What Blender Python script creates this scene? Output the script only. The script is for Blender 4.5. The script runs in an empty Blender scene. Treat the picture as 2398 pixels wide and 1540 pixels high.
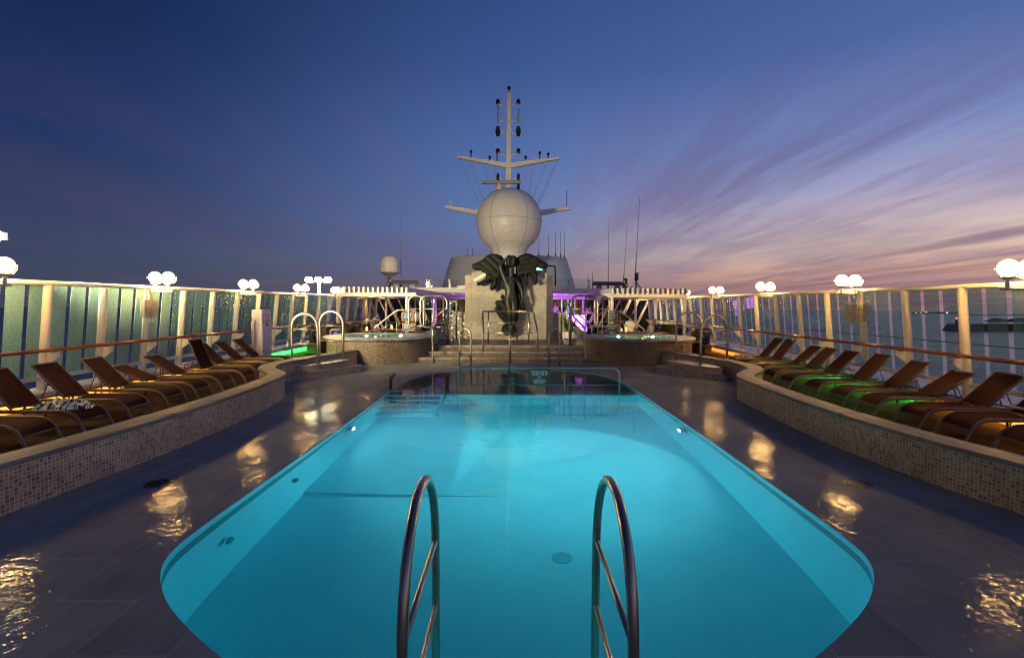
import bpy, bmesh, math, random
from mathutils import Vector, Matrix
R = math.radians
PI = math.pi
random.seed(7)
S = bpy.context.scene
C = S.collection

# ---------------------------------------------------------------- camera
FPX, CX, CY, VX, VY = 1199.0, 1199.0, 770.0, 1192.0, 711.0
CAMH, ROLL = 2.2, 0.0045
TH = math.atan((CY - VY) / FPX)
YAW = math.atan((CX - VX) / FPX)
cd = bpy.data.cameras.new('camera')
cam = bpy.data.objects.new('camera', cd)
C.objects.link(cam)
cd.lens = 18.0
cd.sensor_width = 36.0
cd.clip_start = 0.05
cd.clip_end = 12000
cam.matrix_world = (Matrix.Translation((0, 0, CAMH)) @ Matrix.Rotation(-YAW, 4, 'Z') @
                    Matrix.Rotation(PI / 2 - TH, 4, 'X') @ Matrix.Rotation(ROLL, 4, 'Z'))
S.camera = cam
CM = cam.matrix_world.copy()


def ray(u, v):
    d = Vector(((u - CX) / FPX, -(v - CY) / FPX, -1.0))
    return CM.to_3x3() @ d


def W(u, v, y):
    """point of the view through picture coordinate (u, v) at distance y ahead"""
    d = ray(u, v)
    t = y / d.y
    return Vector((d.x * t, y, CAMH + d.z * t))


def WX(u, y):
    return W(u, 711, y).x


def WZ(u, v, y):
    return W(u, v, y).z


# ---------------------------------------------------------------- objects
def link(o, parent=None):
    C.objects.link(o)
    if parent is not None:
        o.parent = parent
    return o


def tag(o, label=None, cat=None, group=None, kind=None):
    if label: o['label'] = label
    if cat: o['category'] = cat
    if group: o['group'] = group
    if kind: o['kind'] = kind
    return o


def thing(name, label, cat, loc=(0, 0, 0), rz=0.0, group=None):
    o = bpy.data.objects.new(name, None)
    o.empty_display_size = 0.1
    o.location = loc
    o.rotation_euler = (0, 0, rz)
    C.objects.link(o)
    return tag(o, label, cat, group)


def kids(o):
    return [c for c in bpy.data.objects if c.parent == o]


def copy_tree(o, parent=None):
    c = o.copy()
    C.objects.link(c)
    if parent is not None:
        c.parent = parent
    for ch in kids(o):
        copy_tree(ch, c)
    return c


class MB:
    def __init__(self):
        self.v = []; self.f = []; self.uv = []

    def add(self, vs, fs, uvs=None):
        b = len(self.v)
        self.v += [tuple(p) for p in vs]
        for i, f in enumerate(fs):
            self.f.append(tuple(b + k for k in f))
            if uvs is not None:
                self.uv.append(uvs[i])
            else:
                # box-projected uv in metres
                p = [Vector(vs[k]) for k in f]
                n = (p[1] - p[0]).cross(p[2] - p[0])
                if abs(n.z) > abs(n.x) and abs(n.z) > abs(n.y):
                    self.uv.append([(q.x, q.y) for q in p])
                elif abs(n.x) > abs(n.y):
                    self.uv.append([(q.y, q.z) for q in p])
                else:
                    self.uv.append([(q.x, q.z) for q in p])
        return self

    def box(self, x0, x1, y0, y1, z0, z1):
        vs = [(x0, y0, z0), (x1, y0, z0), (x1, y1, z0), (x0, y1, z0),
              (x0, y0, z1), (x1, y0, z1), (x1, y1, z1), (x0, y1, z1)]
        return self.add(vs, [(0, 3, 2, 1), (4, 5, 6, 7), (0, 1, 5, 4), (1, 2, 6, 5), (2, 3, 7, 6), (3, 0, 4, 7)])

    def hexa(self, vs):
        return self.add(vs, [(0, 3, 2, 1), (4, 5, 6, 7), (0, 1, 5, 4), (1, 2, 6, 5), (2, 3, 7, 6), (3, 0, 4, 7)])

    def bar(self, a, b, w, h, up=(0, 0, 1)):
        """rectangular bar from a to b, w wide, h along up"""
        a = Vector(a); b = Vector(b); d = (b - a).normalized()
        up = Vector(up)
        s = d.cross(up)
        if s.length < 1e-4:
            s = d.cross(Vector((1, 0, 0)))
        s.normalize(); t = s.cross(d).normalized()
        vs = []
        for p in (a, b):
            for (i, j) in ((-1, -1), (1, -1), (1, 1), (-1, 1)):
                vs.append(p + s * (i * w / 2) + t * (j * h / 2))
        return self.add(vs, [(0, 1, 2, 3), (7, 6, 5, 4), (0, 4, 5, 1), (1, 5, 6, 2), (2, 6, 7, 3), (3, 7, 4, 0)])

    def prism(self, poly, z0, z1, uvflip=False):
        n = len(poly)
        area = sum(poly[i][0] * poly[(i + 1) % n][1] - poly[(i + 1) % n][0] * poly[i][1] for i in range(n))
        if area < 0:
            poly = poly[::-1]
        vs = [(p[0], p[1], z0) for p in poly] + [(p[0], p[1], z1) for p in poly]
        fs = [tuple(range(n - 1, -1, -1)), tuple(range(n, 2 * n))]
        uvs = [[(vs[k][0], vs[k][1]) for k in fs[0]], [(vs[k][0], vs[k][1]) for k in fs[1]]]
        L = 0
        for i in range(n):
            j = (i + 1) % n
            d = math.dist(poly[i], poly[j])
            fs.append((i, j, n + j, n + i))
            uvs.append([(L, z0), (L + d, z0), (L + d, z1), (L, z1)])
            L += d
        return self.add(vs, fs, uvs)

    def extr(self, poly, fn, t0, t1):
        """extrude polygon (a,b); fn(a,b,t) -> point"""
        n = len(poly)
        vs = [fn(a, b, t0) for a, b in poly] + [fn(a, b, t1) for a, b in poly]
        fs = [tuple(range(n - 1, -1, -1)), tuple(range(n, 2 * n))] + [(i, (i + 1) % n, n + (i + 1) % n, n + i) for i in range(n)]
        return self.add(vs, fs)

    def tube(self, path, r, n=8, closed=False, caps=True):
        P = [Vector(p) for p in path]
        m = len(P)
        rr = r if isinstance(r, (list, tuple)) else [r] * m
        T = []
        for i in range(m):
            if closed:
                t = P[(i + 1) % m] - P[i - 1]
            else:
                t = P[min(i + 1, m - 1)] - P[max(i - 1, 0)]
            T.append(t.normalized())
        ref = Vector((0, 0, 1)) if abs(T[0].z) < 0.9 else Vector((1, 0, 0))
        N = (ref - T[0] * ref.dot(T[0])).normalized()
        vs = []; L = 0; Ls = []
        for i in range(m):
            if i:
                N = (N - T[i] * N.dot(T[i]))
                N = N.normalized() if N.length > 1e-6 else Vector((1, 0, 0))
                L += (P[i] - P[i - 1]).length
            Ls.append(L)
            B = T[i].cross(N)
            for k in range(n):
                a = 2 * PI * k / n
                vs.append(P[i] + N * (math.cos(a) * rr[i]) + B * (math.sin(a) * rr[i]))
        fs = []; uvs = []
        for i in range(m if closed else m - 1):
            j = (i + 1) % m
            for k in range(n):
                l = (k + 1) % n
                fs.append((i * n + k, i * n + l, j * n + l, j * n + k))
                uvs.append([(Ls[i], k / n), (Ls[i], (k + 1) / n), (Ls[j], (k + 1) / n), (Ls[j], k / n)])
        if caps and not closed:
            fs.append(tuple(range(n - 1, -1, -1))); uvs.append([(0, 0)] * n)
            fs.append(tuple((m - 1) * n + k for k in range(n))); uvs.append([(0, 0)] * n)
        return self.add(vs, fs, uvs)

    def lathe(self, prof, n=24, c=(0, 0, 0), a0=0.0, a1=2 * PI):
        full = abs(a1 - a0 - 2 * PI) < 1e-6
        m = len(prof); cols = n if full else n + 1
        vs = []
        for k in range(cols):
            a = a0 + (a1 - a0) * k / n
            for (r, z) in prof:
                vs.append((c[0] + r * math.cos(a), c[1] + r * math.sin(a), c[2] + z))
        fs = []; uvs = []
        pl = [0]
        for i in range(1, m):
            pl.append(pl[-1] + math.dist(prof[i], prof[i - 1]))
        rm = max(p[0] for p in prof)
        for k in range(n):
            l = (k + 1) % cols
            for i in range(m - 1):
                f = [k * m + i, l * m + i, l * m + i + 1, k * m + i + 1]
                u0 = (a0 + (a1 - a0) * k / n) * rm; u1 = (a0 + (a1 - a0) * (k + 1) / n) * rm
                uv = [(u0, pl[i]), (u1, pl[i]), (u1, pl[i + 1]), (u0, pl[i + 1])]
                if prof[i][0] < 1e-6: f.pop(1); uv.pop(1)
                elif prof[i + 1][0] < 1e-6: f.pop(2); uv.pop(2)
                fs.append(tuple(f)); uvs.append(uv)
        return self.add(vs, fs, uvs)

    def ball(self, c, r, n=14, m=9, sc=(1, 1, 1)):
        prof = [(max(0.0, math.sin(PI * i / m)) * r, -math.cos(PI * i / m) * r) for i in range(m + 1)]
        prof[0] = (0, -r); prof[-1] = (0, r)
        b = MB(); b.lathe(prof, n)
        vs = [(c[0] + x * sc[0], c[1] + y * sc[1], c[2] + z * sc[2]) for x, y, z in b.v]
        return self.add(vs, b.f, b.uv)

    def sweep(self, path, prof, closed=True, zfun=None):
        """path: 2d points; prof: (offset to the left of travel, z); closed = profile is a loop"""
        n = len(path); m = len(prof)
        vs = []; Ls = [0]
        for i in range(n):
            a = Vector(path[max(i - 1, 0)]); b = Vector(path[min(i + 1, n - 1)])
            t = (b - a).normalized(); nn = Vector((-t.y, t.x))
            if i: Ls.append(Ls[-1] + math.dist(path[i], path[i - 1]))
            for (o, z) in prof:
                vs.append((path[i][0] + nn.x * o, path[i][1] + nn.y * o, z))
        pl = [0]
        for i in range(1, m + 1):
            pl.append(pl[-1] + math.dist(prof[i % m], prof[i - 1]))
        fs = []; uvs = []
        for i in range(n - 1):
            for k in range(m if closed else m - 1):
                l = (k + 1) % m
                fs.append((i * m + k, (i + 1) * m + k, (i + 1) * m + l, i * m + l))
                uvs.append([(Ls[i], pl[k]), (Ls[i + 1], pl[k]), (Ls[i + 1], pl[k + 1]), (Ls[i], pl[k + 1])])
        if closed:
            fs.append(tuple(range(m - 1, -1, -1))); uvs.append([(0, 0)] * m)
            fs.append(tuple((n - 1) * m + k for k in range(m))); uvs.append([(0, 0)] * m)
        return self.add(vs, fs, uvs)

    def build(self, name, mat, parent=None, smooth=False, loc=None, fix=True, angle=None):
        me = bpy.data.meshes.new(name)
        me.from_pydata(self.v, [], self.f)
        ul = me.uv_layers.new(name='UVMap')
        i = 0
        for u in self.uv:
            for p in u:
                ul.data[i].uv = p; i += 1
        if fix:
            bm = bmesh.new(); bm.from_mesh(me)
            bmesh.ops.recalc_face_normals(bm, faces=bm.faces)
            bm.to_mesh(me); bm.free()
        if mat is not None:
            me.materials.append(mat)
        if smooth:
            me.polygons.foreach_set('use_smooth', [True] * len(me.polygons))
            if angle:
                bm = bmesh.new(); bm.from_mesh(me)
                for e in bm.edges:
                    if len(e.link_faces) == 2 and e.calc_face_angle(0) > R(angle):
                        e.smooth = False
                bm.to_mesh(me); bm.free()
        o = bpy.data.objects.new(name, me)
        if loc is not None:
            o.location = loc
        return link(o, parent)


def curve(pts, k=6):
    """Catmull-Rom through pts"""
    P = [Vector(p) for p in pts]; out = []
    for i in range(len(P) - 1):
        p0 = P[i - 1] if i else P[0] * 2 - P[1]
        p3 = P[i + 2] if i + 2 < len(P) else P[-1] * 2 - P[-2]
        for j in range(k):
            t = j / k
            out.append(0.5 * ((2 * P[i]) + (P[i + 1] - p0) * t + (2 * p0 - 5 * P[i] + 4 * P[i + 1] - p3) * t * t +
                              (3 * P[i] - p0 - 3 * P[i + 1] + p3) * t ** 3))
    out.append(P[-1])
    return [tuple(p) for p in out]


def fillet(pts, r, k=6):
    """round the corners of a 3d polyline"""
    P = [Vector(p) for p in pts]; out = [P[0]]
    for i in range(1, len(P) - 1):
        a = (P[i - 1] - P[i]); b = (P[i + 1] - P[i])
        rr = min(r if not isinstance(r, dict) else r.get(i, 0.05), a.length * 0.49, b.length * 0.49)
        A = P[i] + a.normalized() * rr; B = P[i] + b.normalized() * rr
        for j in range(k + 1):
            t = j / k
            out.append(A * (1 - t) ** 2 + P[i] * 2 * t * (1 - t) + B * t * t)
    out.append(P[-1])
    return out


def text(body, size, mat, loc, parent, name='lettering', rx=PI / 2, rz=0.0, bold=0.0, align='CENTER', sx=1.0):
    cu = bpy.data.curves.new(name, 'FONT')
    cu.body = body; cu.size = size; cu.align_x = align; cu.align_y = 'CENTER'
    cu.extrude = 0.002; cu.offset = bold; cu.resolution_u = 3
    t = bpy.data.objects.new(name, cu)
    C.objects.link(t)
    dg = bpy.context.evaluated_depsgraph_get()
    me = bpy.data.meshes.new_from_object(t.evaluated_get(dg))
    bpy.data.objects.remove(t)
    bpy.data.curves.remove(cu)
    me.materials.clear(); me.materials.append(mat)
    o = bpy.data.objects.new(name, me)
    o.location = loc; o.rotation_euler = (rx, 0, rz); o.scale = (sx, 1, 1)
    return link(o, parent)

# ---------------------------------------------------------------- materials
def lin(c):
    return tuple(((x / 255) / 12.92 if x / 255 <= 0.04045 else ((x / 255 + 0.055) / 1.055) ** 2.4) for x in c)


def newmat(name):
    m = bpy.data.materials.new(name); m.use_nodes = True
    nt = m.node_tree
    return m, nt, nt.nodes['Principled BSDF'], nt.nodes['Material Output']


def N(nt, typ, **kw):
    n = nt.nodes.new(typ)
    for k, v in kw.items():
        if k.startswith('i_'):
            key = k[2:]
            key = int(key) if key.isdigit() else key
            n.inputs[key].default_value = v
        else:
            setattr(n, k, v)
    return n


def LK(nt, a, b):
    nt.links.new(a, b)


def math_(nt, op, a, b=None):
    n = nt.nodes.new('ShaderNodeMath'); n.operation = op
    for i, x in enumerate((a, b)):
        if x is None: continue
        if isinstance(x, (int, float)): n.inputs[i].default_value = x
        else: nt.links.new(x, n.inputs[i])
    return n.outputs[0]


def mixc(nt, fac, a, b, mode='MIX'):
    n = nt.nodes.new('ShaderNodeMix'); n.data_type = 'RGBA'; n.blend_type = mode
    for sock, x in ((n.inputs[0], fac), (n.inputs[6], a), (n.inputs[7], b)):
        if isinstance(x, (int, float)): sock.default_value = x
        elif isinstance(x, tuple): sock.default_value = (*x, 1) if len(x) == 3 else x
        else: nt.links.new(x, sock)
    return n.outputs[2]


def ramp(nt, fac, stops, interp='LINEAR'):
    n = nt.nodes.new('ShaderNodeValToRGB')
    n.color_ramp.interpolation = interp
    el = n.color_ramp.elements
    while len(el) < len(stops): el.new(0.5)
    for e, (p, c) in zip(el, stops):
        e.position = p; e.color = (*c, 1)
    nt.links.new(fac, n.inputs[0])
    return n.outputs[0]


def noise(nt, vec, scale, detail=3, rough=0.5, dist=0.0):
    n = nt.nodes.new('ShaderNodeTexNoise')
    n.inputs['Scale'].default_value = scale; n.inputs['Detail'].default_value = detail
    n.inputs['Roughness'].default_value = rough; n.inputs['Distortion'].default_value = dist
    if vec is not None: nt.links.new(vec, n.inputs['Vector'])
    return n.outputs['Fac']


def coord(nt, kind='Object'):
    return nt.nodes.new('ShaderNodeTexCoord').outputs[kind]


def mapped(nt, vec, scale=(1, 1, 1), rot=(0, 0, 0), loc=(0, 0, 0)):
    n = nt.nodes.new('ShaderNodeMapping')
    n.inputs['Scale'].default_value = scale; n.inputs['Rotation'].default_value = rot; n.inputs['Location'].default_value = loc
    nt.links.new(vec, n.inputs['Vector'])
    return n.outputs[0]


def bump(nt, p, h, strength=0.3, dist=0.01):
    b = nt.nodes.new('ShaderNodeBump')
    b.inputs['Strength'].default_value = strength; b.inputs['Distance'].default_value = dist
    nt.links.new(h, b.inputs['Height']); nt.links.new(b.outputs[0], p.inputs['Normal'])
    return b


def simple(name, col, rough=0.5, metal=0.0, var=0.12, nscale=6.0, bumpv=0.0, spec=0.5, trans=0.0):
    m, nt, p, o = newmat(name)
    v = noise(nt, coord(nt), nscale, 4, 0.6)
    a = tuple(min(1, c * (1 - var)) for c in col); b = tuple(min(1, c * (1 + var)) for c in col)
    LK(nt, ramp(nt, v, [(0.3, a), (0.7, b)]), p.inputs['Base Color'])
    p.inputs['Roughness'].default_value = rough; p.inputs['Metallic'].default_value = metal
    p.inputs['Specular IOR Level'].default_value = spec
    if bumpv:
        bump(nt, p, noise(nt, coord(nt), nscale * 8, 3), bumpv, 0.01)
    return m


def emit(name, col, strength):
    m, nt, p, o = newmat(name)
    nt.nodes.remove(p)
    e = N(nt, 'ShaderNodeEmission', i_Color=(*col, 1), i_Strength=strength)
    LK(nt, e.outputs[0], o.inputs[0])
    return m


def mosaic(name, cols, grout, size=0.037, gap=0.09, rough=0.35, tilt=0.0, spec=0.5):
    m, nt, p, o = newmat(name)
    uv = coord(nt, 'UV')
    sc = N(nt, 'ShaderNodeVectorMath', operation='SCALE'); sc.inputs['Scale'].default_value = 1 / size
    LK(nt, uv, sc.inputs[0])
    fl = N(nt, 'ShaderNodeVectorMath', operation='FLOOR'); LK(nt, sc.outputs[0], fl.inputs[0])
    fr = N(nt, 'ShaderNodeVectorMath', operation='FRACTION'); LK(nt, sc.outputs[0], fr.inputs[0])
    wn = N(nt, 'ShaderNodeTexWhiteNoise', noise_dimensions='3D'); LK(nt, fl.outputs[0], wn.inputs['Vector'])
    k = len(cols)
    tile = ramp(nt, wn.outputs['Value'], [((i + 0.5) / k, c) for i, c in enumerate(cols)])
    sx = N(nt, 'ShaderNodeSeparateXYZ'); LK(nt, fr.outputs[0], sx.inputs[0])
    ex = math_(nt, 'ABSOLUTE', math_(nt, 'SUBTRACT', sx.outputs[0], 0.5))
    ey = math_(nt, 'ABSOLUTE', math_(nt, 'SUBTRACT', sx.outputs[1], 0.5))
    g = math_(nt, 'GREATER_THAN', math_(nt, 'MAXIMUM', ex, ey), 0.5 - gap / 2)
    big = noise(nt, coord(nt), 1.7, 4, 0.6)
    dirt = ramp(nt, big, [(0.3, (0.72, 0.72, 0.72)), (0.65, (1.08, 1.05, 1.0))])
    col = mixc(nt, 1.0, mixc(nt, g, tile, grout), dirt, 'MULTIPLY')
    LK(nt, col, p.inputs['Base Color'])
    LK(nt, math_(nt, 'ADD', math_(nt, 'MULTIPLY', g, 0.4), rough), p.inputs['Roughness'])
    p.inputs['Specular IOR Level'].default_value = spec
    h = math_(nt, 'SUBTRACT', 1.0, g)
    b = N(nt, 'ShaderNodeBump', i_Strength=0.35, i_Distance=0.004)
    LK(nt, h, b.inputs['Height'])
    if tilt:
        geo = N(nt, 'ShaderNodeNewGeometry')
        off = N(nt, 'ShaderNodeVectorMath', operation='SUBTRACT'); LK(nt, wn.outputs['Color'], off.inputs[0])
        off.inputs[1].default_value = (0.5, 0.5, 0.5)
        s2 = N(nt, 'ShaderNodeVectorMath', operation='SCALE'); LK(nt, off.outputs[0], s2.inputs[0]); s2.inputs['Scale'].default_value = tilt
        ad = N(nt, 'ShaderNodeVectorMath', operation='ADD'); LK(nt, b.outputs[0], ad.inputs[0]); LK(nt, s2.outputs[0], ad.inputs[1])
        nm = N(nt, 'ShaderNodeVectorMath', operation='NORMALIZE'); LK(nt, ad.outputs[0], nm.inputs[0])
        LK(nt, nm.outputs[0], p.inputs['Normal'])
    else:
        LK(nt, b.outputs[0], p.inputs['Normal'])
    return m


def planks(name, cols, width, axis='Y', length=2.4, rough=0.55, src='Object', seam=0.05, seamcol=(0.012, 0.009, 0.006), spec=0.4, grain=1.0):
    m, nt, p, o = newmat(name)
    v = coord(nt, src)
    s = N(nt, 'ShaderNodeSeparateXYZ'); LK(nt, v, s.inputs[0])
    across = s.outputs[0 if axis == 'Y' else 1]; along = s.outputs[1 if axis == 'Y' else 0]
    a = math_(nt, 'DIVIDE', across, width)
    ai = math_(nt, 'FLOOR', a); af = math_(nt, 'FRACT', a)
    w1 = N(nt, 'ShaderNodeTexWhiteNoise', noise_dimensions='1D'); LK(nt, ai, w1.inputs['W'])
    l = math_(nt, 'ADD', math_(nt, 'DIVIDE', along, length), math_(nt, 'MULTIPLY', w1.outputs['Value'], 7.0))
    li = math_(nt, 'FLOOR', l); lf = math_(nt, 'FRACT', l)
    cb = N(nt, 'ShaderNodeCombineXYZ'); LK(nt, ai, cb.inputs[0]); LK(nt, li, cb.inputs[1])
    w2 = N(nt, 'ShaderNodeTexWhiteNoise', noise_dimensions='3D'); LK(nt, cb.outputs[0], w2.inputs['Vector'])
    k = len(cols)
    base = ramp(nt, w2.outputs['Value'], [((i + 0.5) / k, c) for i, c in enumerate(cols)])
    st = (40, 1.5, 20) if axis == 'Y' else (1.5, 40, 20)
    gr = noise(nt, mapped(nt, v, st), 1.0, 5, 0.65, 0.6)
    base = mixc(nt, 0.8 * grain, base, ramp(nt, gr, [(0.3, (0.45, 0.45, 0.45)), (0.7, (1.3, 1.3, 1.3))]), 'MULTIPLY')
    blot = noise(nt, v, 1.1, 4, 0.6)
    base = mixc(nt, 0.7, base, ramp(nt, blot, [(0.35, (0.6, 0.6, 0.62)), (0.65, (1.15, 1.12, 1.05))]), 'MULTIPLY')
    e1 = math_(nt, 'LESS_THAN', af, seam)
    e2 = math_(nt, 'LESS_THAN', lf, 0.004)
    e = math_(nt, 'MAXIMUM', e1, e2)
    LK(nt, mixc(nt, e, base, seamcol), p.inputs['Base Color'])
    p.inputs['Roughness'].default_value = rough
    p.inputs['Specular IOR Level'].default_value = spec
    bump(nt, p, math_(nt, 'SUBTRACT', math_(nt, 'MULTIPLY', gr, 0.3), e), 0.3, 0.006)
    return m


def glass(name, tint, dirt_col, dirt, refl=1.0, streak=True):
    m, nt, p, o = newmat(name)
    nt.nodes.remove(p)
    tr = N(nt, 'ShaderNodeBsdfTransparent', i_Color=(*[c ** 0.5 for c in tint], 1))   # two faces to a pane
    gl = N(nt, 'ShaderNodeBsdfGlossy', i_Roughness=0.03); gl.inputs['Color'].default_value = (0.9, 1, 0.97, 1)
    geo = N(nt, 'ShaderNodeNewGeometry')
    dt = N(nt, 'ShaderNodeVectorMath', operation='DOT_PRODUCT'); LK(nt, geo.outputs['Incoming'], dt.inputs[0]); LK(nt, geo.outputs['Normal'], dt.inputs[1])
    fz = math_(nt, 'POWER', math_(nt, 'SUBTRACT', 1.0, math_(nt, 'ABSOLUTE', dt.outputs['Value'])), 5.0)
    fr = math_(nt, 'ADD', math_(nt, 'MULTIPLY', fz, 0.8), 0.035)
    mx = N(nt, 'ShaderNodeMixShader')
    LK(nt, math_(nt, 'MULTIPLY', fr, refl), mx.inputs[0]); LK(nt, tr.outputs[0], mx.inputs[1]); LK(nt, gl.outputs[0], mx.inputs[2])
    df = N(nt, 'ShaderNodeBsdfDiffuse', i_Color=(*dirt_col, 1)); tl = N(nt, 'ShaderNodeBsdfTranslucent', i_Color=(*dirt_col, 1))
    am = N(nt, 'ShaderNodeMixShader', i_0=0.5); LK(nt, df.outputs[0], am.inputs[1]); LK(nt, tl.outputs[0], am.inputs[2])
    v = coord(nt)
    big = noise(nt, mapped(nt, v, (1, 1, 0.35)), 1.6, 4, 0.6)
    fine = noise(nt, mapped(nt, v, (60, 60, 14)), 1.0, 3, 0.7)
    spk = noise(nt, v, 110.0, 2, 0.6)
    d = math_(nt, 'MULTIPLY', math_(nt, 'MULTIPLY', ramp(nt, big, [(0.3, (0.75,) * 3), (0.7, (1.12,) * 3)]),
                                    ramp(nt, fine, [(0.3, (0.8,) * 3), (0.7, (1.15,) * 3)])),
              ramp(nt, spk, [(0.35, (0.6,) * 3), (0.7, (1.5,) * 3)]))
    m2 = N(nt, 'ShaderNodeMixShader')
    LK(nt, math_(nt, 'MULTIPLY', d, dirt), m2.inputs[0]); LK(nt, mx.outputs[0], m2.inputs[1]); LK(nt, am.outputs[0], m2.inputs[2])
    LK(nt, m2.outputs[0], o.inputs[0])
    return m


M = {}
M['white'] = simple('white_paint', (0.74, 0.71, 0.65), 0.38, var=0.06, nscale=2.5)
M['cream'] = simple('cream_paint', (0.80, 0.74, 0.63), 0.42, var=0.06, nscale=2.0)
M['funnel'] = simple('funnel_paint', (0.56, 0.58, 0.58), 0.5, var=0.06, nscale=0.5)
M['greywhite'] = simple('cabinet_paint', (0.66, 0.62, 0.66), 0.4, var=0.04, nscale=2.0)
M['steel'] = simple('brushed_steel', (0.50, 0.42, 0.31), 0.33, 1.0, var=0.12, nscale=9)
M['bronze_frame'] = simple('champagne_frame', (0.20, 0.15, 0.105), 0.40, 0.45, var=0.1, nscale=5)
M['dark'] = simple('black_plastic', (0.012, 0.012, 0.013), 0.5, var=0.2)
M['darkmetal'] = simple('dark_metal', (0.05, 0.048, 0.045), 0.45, 0.4)
M['grey'] = simple('grey_fibreglass', (0.33, 0.33, 0.34), 0.45, var=0.06)
M['canvas'] = simple('canvas_cover', (0.16, 0.135, 0.11), 0.8, var=0.15, nscale=4, bumpv=0.1)
M['tabletop'] = simple('stone_tabletop', (0.55, 0.50, 0.42), 0.45, var=0.1, nscale=14)
M['varnish'] = simple('varnished_rail', (0.33, 0.085, 0.018), 0.16, var=0.25, nscale=5)
M['speaker'] = simple('weathered_speaker', (0.38, 0.33, 0.27), 0.7, var=0.3, nscale=9, bumpv=0.1)
M['bronze'] = simple('dark_bronze', (0.010, 0.0125, 0.009), 0.6, 0.1, var=0.55, nscale=5, bumpv=0.6, spec=0.25)
M['bronze_body'] = simple('lightened_bronze', (0.017, 0.018, 0.013), 0.45, 0.15, var=0.4, nscale=6, bumpv=0.2)  # colour lightened over the wings' bronze to suggest highlights on the body
M['red'] = simple('sign_red', (0.45, 0.02, 0.04), 0.5)
M['purple'] = simple('sign_purple', (0.12, 0.04, 0.22), 0.5)
M['letter'] = simple('white_lettering', (0.82, 0.83, 0.80), 0.6, var=0.05)
M['letter_pale'] = simple('pale_lettering', (0.42, 0.55, 0.62), 0.6, var=0.05)
M['rust'] = simple('rusty_brown_plate', (0.13, 0.058, 0.02), 0.6, var=0.5, nscale=9)
M['frame_wood'] = simple('sign_frame_wood', (0.20, 0.075, 0.015), 0.45, var=0.25, nscale=12)
M['navy'] = simple('notice_blue', (0.015, 0.045, 0.14), 0.5)
M['redwood'] = simple('red_brown_timber', (0.06, 0.014, 0.008), 0.5, var=0.3, nscale=14)
M['plant'] = simple('aloe_leaf', (0.045, 0.085, 0.025), 0.5, var=0.3, nscale=14)
M['pot'] = simple('white_pot', (0.62, 0.58, 0.52), 0.5)
M['blackfab'] = simple('black_fabric', (0.012, 0.013, 0.014), 0.85)
M['pink'] = simple('pink_upholstery', (0.40, 0.14, 0.11), 0.8)
M['wall_green'] = simple('green_grey_wall', (0.10, 0.13, 0.10), 0.7)
M['dark_wall'] = simple('dark_wood_panel', (0.030, 0.020, 0.014), 0.5, var=0.3)
M['picture'] = simple('painted_canvas', (0.16, 0.06, 0.03), 0.6, var=0.9, nscale=3)
M['picture_dark'] = simple('dark_painted_canvas', (0.03, 0.035, 0.03), 0.6, var=0.9, nscale=3)
M['gold'] = simple('gilt_frame', (0.30, 0.16, 0.03), 0.4, 0.5)
M['basin_wall_lit'] = simple('pool_paint_lit', (0.56, 0.82, 0.87), 0.6, var=0.05, nscale=1.5)  # lighter than the floor: lamp light on the walls put into the colour
M['basin'] = simple('pool_paint', (0.48, 0.75, 0.81), 0.6, var=0.05, nscale=1.5)
M['basin_band'] = simple('pool_dark_band', (0.12, 0.26, 0.28), 0.6, var=0.1, nscale=2)
M['basin_drain'] = simple('pool_drain', (0.24, 0.42, 0.47), 0.6)
M['basin_shaded'] = simple('shaded_pool_lining', (0.14, 0.27, 0.28), 0.6, var=0.15, nscale=1.5)  # shade of the unlit far end put into a darker colour
M['hull'] = simple('hull_paint', (0.5, 0.5, 0.5), 0.5)
M['rock'] = simple('dark_rock', (0.025, 0.023, 0.025), 0.9, var=0.3, nscale=0.05)
M['lens'] = emit('underwater_lens', (0.75, 1.0, 1.0), 14)
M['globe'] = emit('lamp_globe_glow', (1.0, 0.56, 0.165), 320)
_nt = M['globe'].node_tree                      # opal glass; limb dimmed to an orange rim that imitates bloom
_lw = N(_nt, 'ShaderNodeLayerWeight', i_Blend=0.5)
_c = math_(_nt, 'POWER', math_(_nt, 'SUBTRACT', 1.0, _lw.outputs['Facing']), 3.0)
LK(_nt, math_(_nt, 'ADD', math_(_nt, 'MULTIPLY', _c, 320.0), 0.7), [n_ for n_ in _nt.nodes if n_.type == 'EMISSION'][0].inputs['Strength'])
M['flood'] = emit('floodlight_glow', (1.0, 0.92, 0.58), 120)
M['led_amber'] = emit('led_amber', (1.0, 0.36, 0.05), 46)
M['led_green'] = emit('led_green', (0.02, 1.0, 0.08), 120)
M['led_orange'] = emit('led_orange', (1.0, 0.28, 0.05), 27)
M['candle'] = emit('candle_flame', (1.0, 0.55, 0.14), 14)
M['lantern'] = emit('lantern_glow', (1.0, 0.42, 0.07), 2.2)
M['bar_glow'] = emit('bar_panel_glow', (0.78, 0.25, 1.0), 5)
M['purple_led'] = emit('purple_led', (0.45, 0.12, 1.0), 4)
M['tv'] = emit('lit_window', (0.45, 0.85, 0.75), 1.6)
M['uplight'] = emit('green_uplight', (0.25, 1.0, 0.25), 6)
M['red_beacon'] = emit('red_beacon', (1.0, 0.02, 0.03), 30)
M['shore_warm'] = emit('shore_lamp_glow', (1.0, 0.62, 0.2), 16)
M['shore_white'] = emit('shore_white_glow', (0.7, 1.0, 0.9), 16)

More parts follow.
